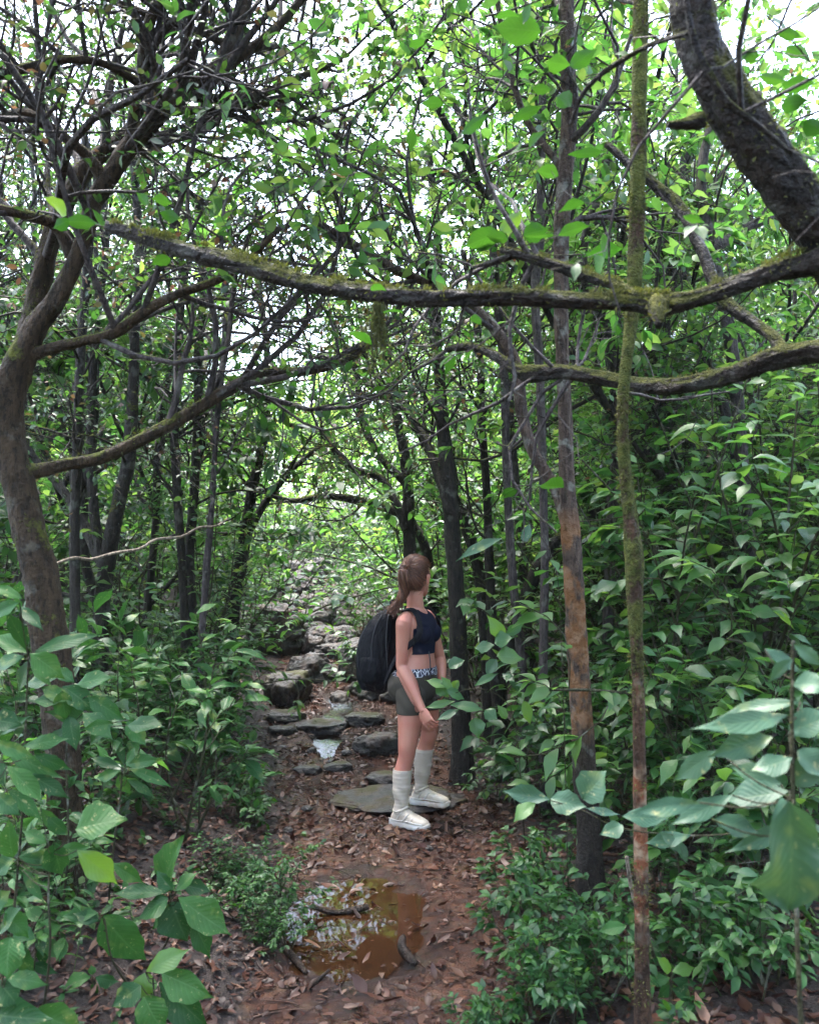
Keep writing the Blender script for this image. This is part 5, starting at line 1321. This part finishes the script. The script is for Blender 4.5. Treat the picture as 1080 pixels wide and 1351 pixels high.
width = np.interp(np.linspace(0, 1, 16), [0, .12, .4, .75, 1], [.014, .024, .033, .030, .014])
u_ = rng.normal(0, .5, (Nt, 2)); u_ /= np.maximum(1, np.linalg.norm(u_, axis=1, keepdims=True))
TT = nrm(np.gradient(cl, axis=0)); SS = nrm(np.cross(TT, ZH + HF * .3)); NN = np.cross(SS, TT)
wv = 1 + .25 * np.sin(np.linspace(0, 1, 16)[None] * 9 + rng.uniform(0, 6, (Nt, 1)))
Pt = cl[None] + (u_[:, :1] * wv * width)[..., None] * SS + (u_[:, 1:] * wv * width * .8)[..., None] * NN
Pt[:, -3:] += rng.normal(0, .010, (Nt, 3, 3)).cumsum(1)
tubes(sg, Pt, np.linspace(.0026, .0012, 16)[None] * np.ones((Nt, 1)), 4)
# loose hairs
Sx = HC + nrm(rng.standard_normal((170, 3)) - HF * .6 + ZH * .3) * .108
tubes(sg, walk(Sx, rng.standard_normal((170, 3)) * .4 - ZH * .5 - HF * .3, rng.uniform(.03, .09, 170), 6, .3, (0, 0, -.1), rng), np.full((170, 6), .0008), 3)
sg.build('ponytail', M['hair'], person)
g = Geo(); tubes(g, np.stack([TIE + .015 * (np.cos(a_) * HLd + np.sin(a_) * ZH) - HF * .008 for a_ in np.linspace(0, 6.4, 20)])[None], np.full((1, 20), .005), 8); g.build('hair_tie', M['cloth_black'], person)

# shoes: chunky cream trainers
M['shoe'] = plain('cream_mesh_trainer', (.52, .46, .38), .7, scale=140, bump=.35, var=1.12, blotch=.7, blotchcol=(.36, .25, .16))
M['sole'] = plain('muddy_white_foam', (.66, .64, .60), .6, scale=30, var=.85, bump=.2, blotch=.8, blotchcol=(.30, .18, .10))
def shoe(ankle, toe_dir, ground, L=.272):
    d = nrm(np.array([toe_dir[0], toe_dir[1], 0])); s = np.cross(ZD, d)
    heel = np.array([ankle[0], ankle[1], ground]) - d * .062
    up = smooth_secs([(.004, .026, .030, .062), (.02, .034, .066, .072), (.055, .037, .098, .078), (.085, .036, .100, .060), (.12, .037, .082, .040), (.16, .043, .066, .020), (.20, .046, .054, .0), (.235, .040, .044, -.004), (.258, .026, .034, -.004), (.268, .010, .024, -.004)], 26)
    g = Geo()
    ellipse_loft(g, [(heel + d * x + ZD * (.020 + h * .5), w, h * .52, s, ZD, .8) for x, w, h, _ in up], 26)
    sh = g.build('shoe', M['shoe'], person)
    so = smooth_secs([(-.008, .020, .020), (.004, .034, .026), (.05, .040, .024), (.11, .040, .020), (.17, .048, .020), (.22, .048, .019), (.255, .034, .018), (.278, .012, .014)], 24)
    g = Geo(); ellipse_loft(g, [(heel + d * x + ZD * (.017 + (.012 if x > .24 else 0) * (x - .24) / .04 + .002 * math.sin(x * 120)), w, h, s, ZD, .45) for x, w, h in so], 28); g.build('sole', M['sole'], sh)
    g = Geo()
    for k, x in enumerate((.105, .122, .139, .156)):
        a_ = heel + d * x; hh = np.interp(x, [.085, .12, .16, .2], [.118, .100, .086, .075])
        q_ = spline(np.array([a_ - s * .026 + ZD * (hh - .016), a_ + ZD * hh, a_ + s * .026 + ZD * (hh - .016)]), 8); tubes(g, q_[None], np.full((1, 8), .0035), 6)
    g.build('laces', M['sole'], sh)
    g = Geo()
    for sg_ in (-1, 1):
        for pts in ([(.0, .045, .034), (.06, .040, .040), (.12, .046, .041), (.19, .044, .047), (.245, .040, .036)], [(.06, .045, .041), (.085, .085, .036), (.10, .105, .028)], [(.11, .046, .042), (.13, .075, .038), (.145, .090, .028)], [(.16, .044, .047), (.175, .066, .040), (.185, .074, .028)]):
            q_ = spline(np.array([heel + d * x_ + s * sg_ * y_ + ZD * h_ for x_, h_, y_ in pts]), 14); tubes(g, q_[None], np.full((1, 14), .0042), 6)
    g.build('overlay', M['sole'], sh)
    g = Geo()
    q_ = spline(np.array([ankle * [1, 1, 0] + ZD * (ground + h_) + d * x_ + s * y_ for x_, y_, h_ in [(-.040, .0, .105), (-.028, .030, .098), (.005, .040, .096), (.036, .034, .110), (.050, .0, .120), (.036, -.034, .110), (.005, -.040, .096), (-.028, -.030, .098), (-.040, .0, .105)]]), 30)
    tubes(g, q_[None], np.full((1, 30), .007), 8); g.build('collar', M['shoe'], sh)
GR = 0.0; GL = .045
shoe(AR, np.array([.23, -.15]), GR); shoe(AL, np.array([.25, -.12]), GL)

# rucksack on her back
pack = empty('backpack', PO + body(-.235, 0, 1.06), 0, 'large black rounded backpack worn by the hiker', 'backpack')
PB = body(-.235, 0, 1.06)
g = Geo()
BK = -FD
pk = smooth_secs([(-.305, .06, .05, .01), (-.295, .115, .09, .022), (-.255, .150, .125, .042), (-.17, .165, .150, .060), (-.05, .168, .156, .062), (.07, .164, .146, .048), (.17, .150, .122, .024), (.245, .124, .090, -.006), (.29, .085, .056, -.026), (.306, .04, .025, -.032)], 40)
zz0 = np.linspace(-1, 1, 44)
ff0 = np.maximum(.02, (1 - np.abs(zz0) ** np.where(zz0 < 0, 2.8, 2.3))) ** .55
pk = np.stack([zz0 * .285 - .005, .158 * ff0, .140 * ff0 * np.interp(zz0, [-1, -.3, .3, 1], [1, 1.04, .92, .7]), .055 - .075 * np.clip(zz0, -.2, 1) ** 2 * np.sign(np.maximum(zz0, 0))], 1)
ellipse_loft(g, [(BK * s_ + ZD * z, a, b, LD, FD, .82) for z, a, b, s_ in pk], 40)
n = NT('black_pack_cloth')
co = n.n('ShaderNodeTexCoord').outputs['Object']
wr = n.noise(n.n('ShaderNodeMapping', {0: co, 3: (1, 1, .35)}).outputs[0], 16, 4, .6)
M['packcloth'] = n.done(n.bsdf(Base_Color=n.mix(wr, (.0016, .0018, .003), (.0055, .006, .010)), Roughness=n.ramp(wr, [(.3, .5), (.7, .7)]), Specular_IOR_Level=.14, Normal=n.bump(wr, 1.0, .05)))
g.build('main_compartment', M['packcloth'], pack)
g = Geo()
pk2 = smooth_secs([(-.27, .05, .02, .11), (-.25, .10, .045, .12), (-.16, .118, .06, .135), (-.02, .116, .058, .140), (.06, .10, .045, .13), (.09, .05, .02, .115)], 26)
ellipse_loft(g, [(BK * s_ + ZD * z, a, b, LD, FD, .75) for z, a, b, s_ in pk2], 32)
fp = g.build('front_pocket', M['packcloth'], pack)
g = Geo()
q_ = spline(np.array([BK * .165 + LD * -.105 + ZD * -.12, BK * .165 - LD * .10 + ZD * .02, BK * .155 - LD * .06 + ZD * .075, BK * .15 + ZD * .088, BK * .155 + LD * .06 + ZD * .075, BK * .165 + LD * .10 + ZD * .02]), 30)
tubes(g, q_[None], np.full((1, 30), .004), 6); g.build('zip', M['cloth_black'], fp)
g = Geo(); ball(g, -LD * .148 + BK * .085 + ZD * -.03, (.010, .005, .008), 8); g.build('badge', M['sole'], pack)
for s_ in (-1, 1):
    g = Geo()
    q_ = spline(np.array([BK * -.10 + LD * s_ * .07 + ZD * .25, np.array(body(-.07, s_ * .095, 1.325)) - PB, np.array(body(.02, s_ * .105, 1.335)) - PB, np.array(body(.075, s_ * .118, 1.27)) - PB, np.array(body(.080, s_ * .135, 1.18)) - PB, np.array(body(.0, s_ * .152, 1.10)) - PB, np.array(body(-.08, s_ * .15, 1.02)) - PB, BK * -.06 + LD * s_ * .12 + ZD * -.2]), 40)
    T_ = nrm(np.gradient(q_, axis=0)); out = q_ - (np.array(body(0, 0, 0)) - PB) * [1, 1, 0]; out[:, 2] = np.where(q_[:, 2] > .22, .25, 0); out = nrm(out - (out * T_).sum(1, keepdims=True) * T_); sd_ = np.cross(T_, out)
    ellipse_loft(g, [(q_[k] + out[k] * .004, .019, .006, sd_[k], out[k], .6) for k in range(40)], 14)
    g.build('shoulder_strap', M['packcloth'], pack)
g = Geo(); q_ = spline(np.array([BK * -.06 - LD * .04 + ZD * .29, BK * -.05 - LD * .03 + ZD * .325, BK * -.05 + LD * .03 + ZD * .325, BK * -.06 + LD * .04 + ZD * .29]), 14)
tubes(g, q_[None], np.full((1, 14), .009), 8); g.build('grab_handle', M['packcloth'], pack)
# seams, a side pocket and the lower flap
for u_ang in (-1.75, -1.05, -2.5):
    g = Geo()
    q_ = np.array([BK * s_ + ZD * z + LD * (np.sign(math.cos(u_ang)) * abs(math.cos(u_ang)) ** .72 * a) * 1 + FD * 0 + (math.sin(u_ang) and 0) + BK * 0 for z, a, b, s_ in pk])
    e_ = .82
    q_ = np.array([BK * s_ + ZD * z - LD * (abs(math.sin(u_ang)) ** e_ * a * 1.012) - BK * (np.sign(math.cos(u_ang)) * abs(math.cos(u_ang)) ** e_ * b * 1.012) * -1 for z, a, b, s_ in pk])[3:-3]
    tubes(g, q_[None], np.full((1, len(q_)), .0045), 6, True); g.build('seam', M['cloth_black'], pack)
g = Geo()
pk3 = smooth_secs([(-.225, .012, .02), (-.20, .040, .055), (-.15, .052, .074), (-.05, .052, .076), (-.035, .046, .070)], 16)
ellipse_loft(g, [(-LD * .112 + BK * .055 + ZD * z, a, b, LD, FD, .8) for z, a, b in pk3], 24); g.build('side_pocket', M['packcloth'], pack)
# ------------------------------------------------------------------ moist air between the trees
hz = bpy.data.meshes.new('haze')
bm = bmesh.new(); bmesh.ops.create_cube(bm, size=1); bm.to_mesh(hz); bm.free()
ho = bpy.data.objects.new('haze', hz); COL.objects.link(ho)
ho.scale = (280, 300, 60); ho.location = (0, 55, 15)
n = NT('moist_air')
pv = n.n('ShaderNodeVolumePrincipled', {'Color': (.86, .93, 1.0, 1), 'Density': .0005})
n.t.links.new(pv.outputs[0], n.out.inputs['Volume'])
hz.materials.append(n.m)
tag(ho, 'thin pale mist between the trees', 'mist', kind='stuff')
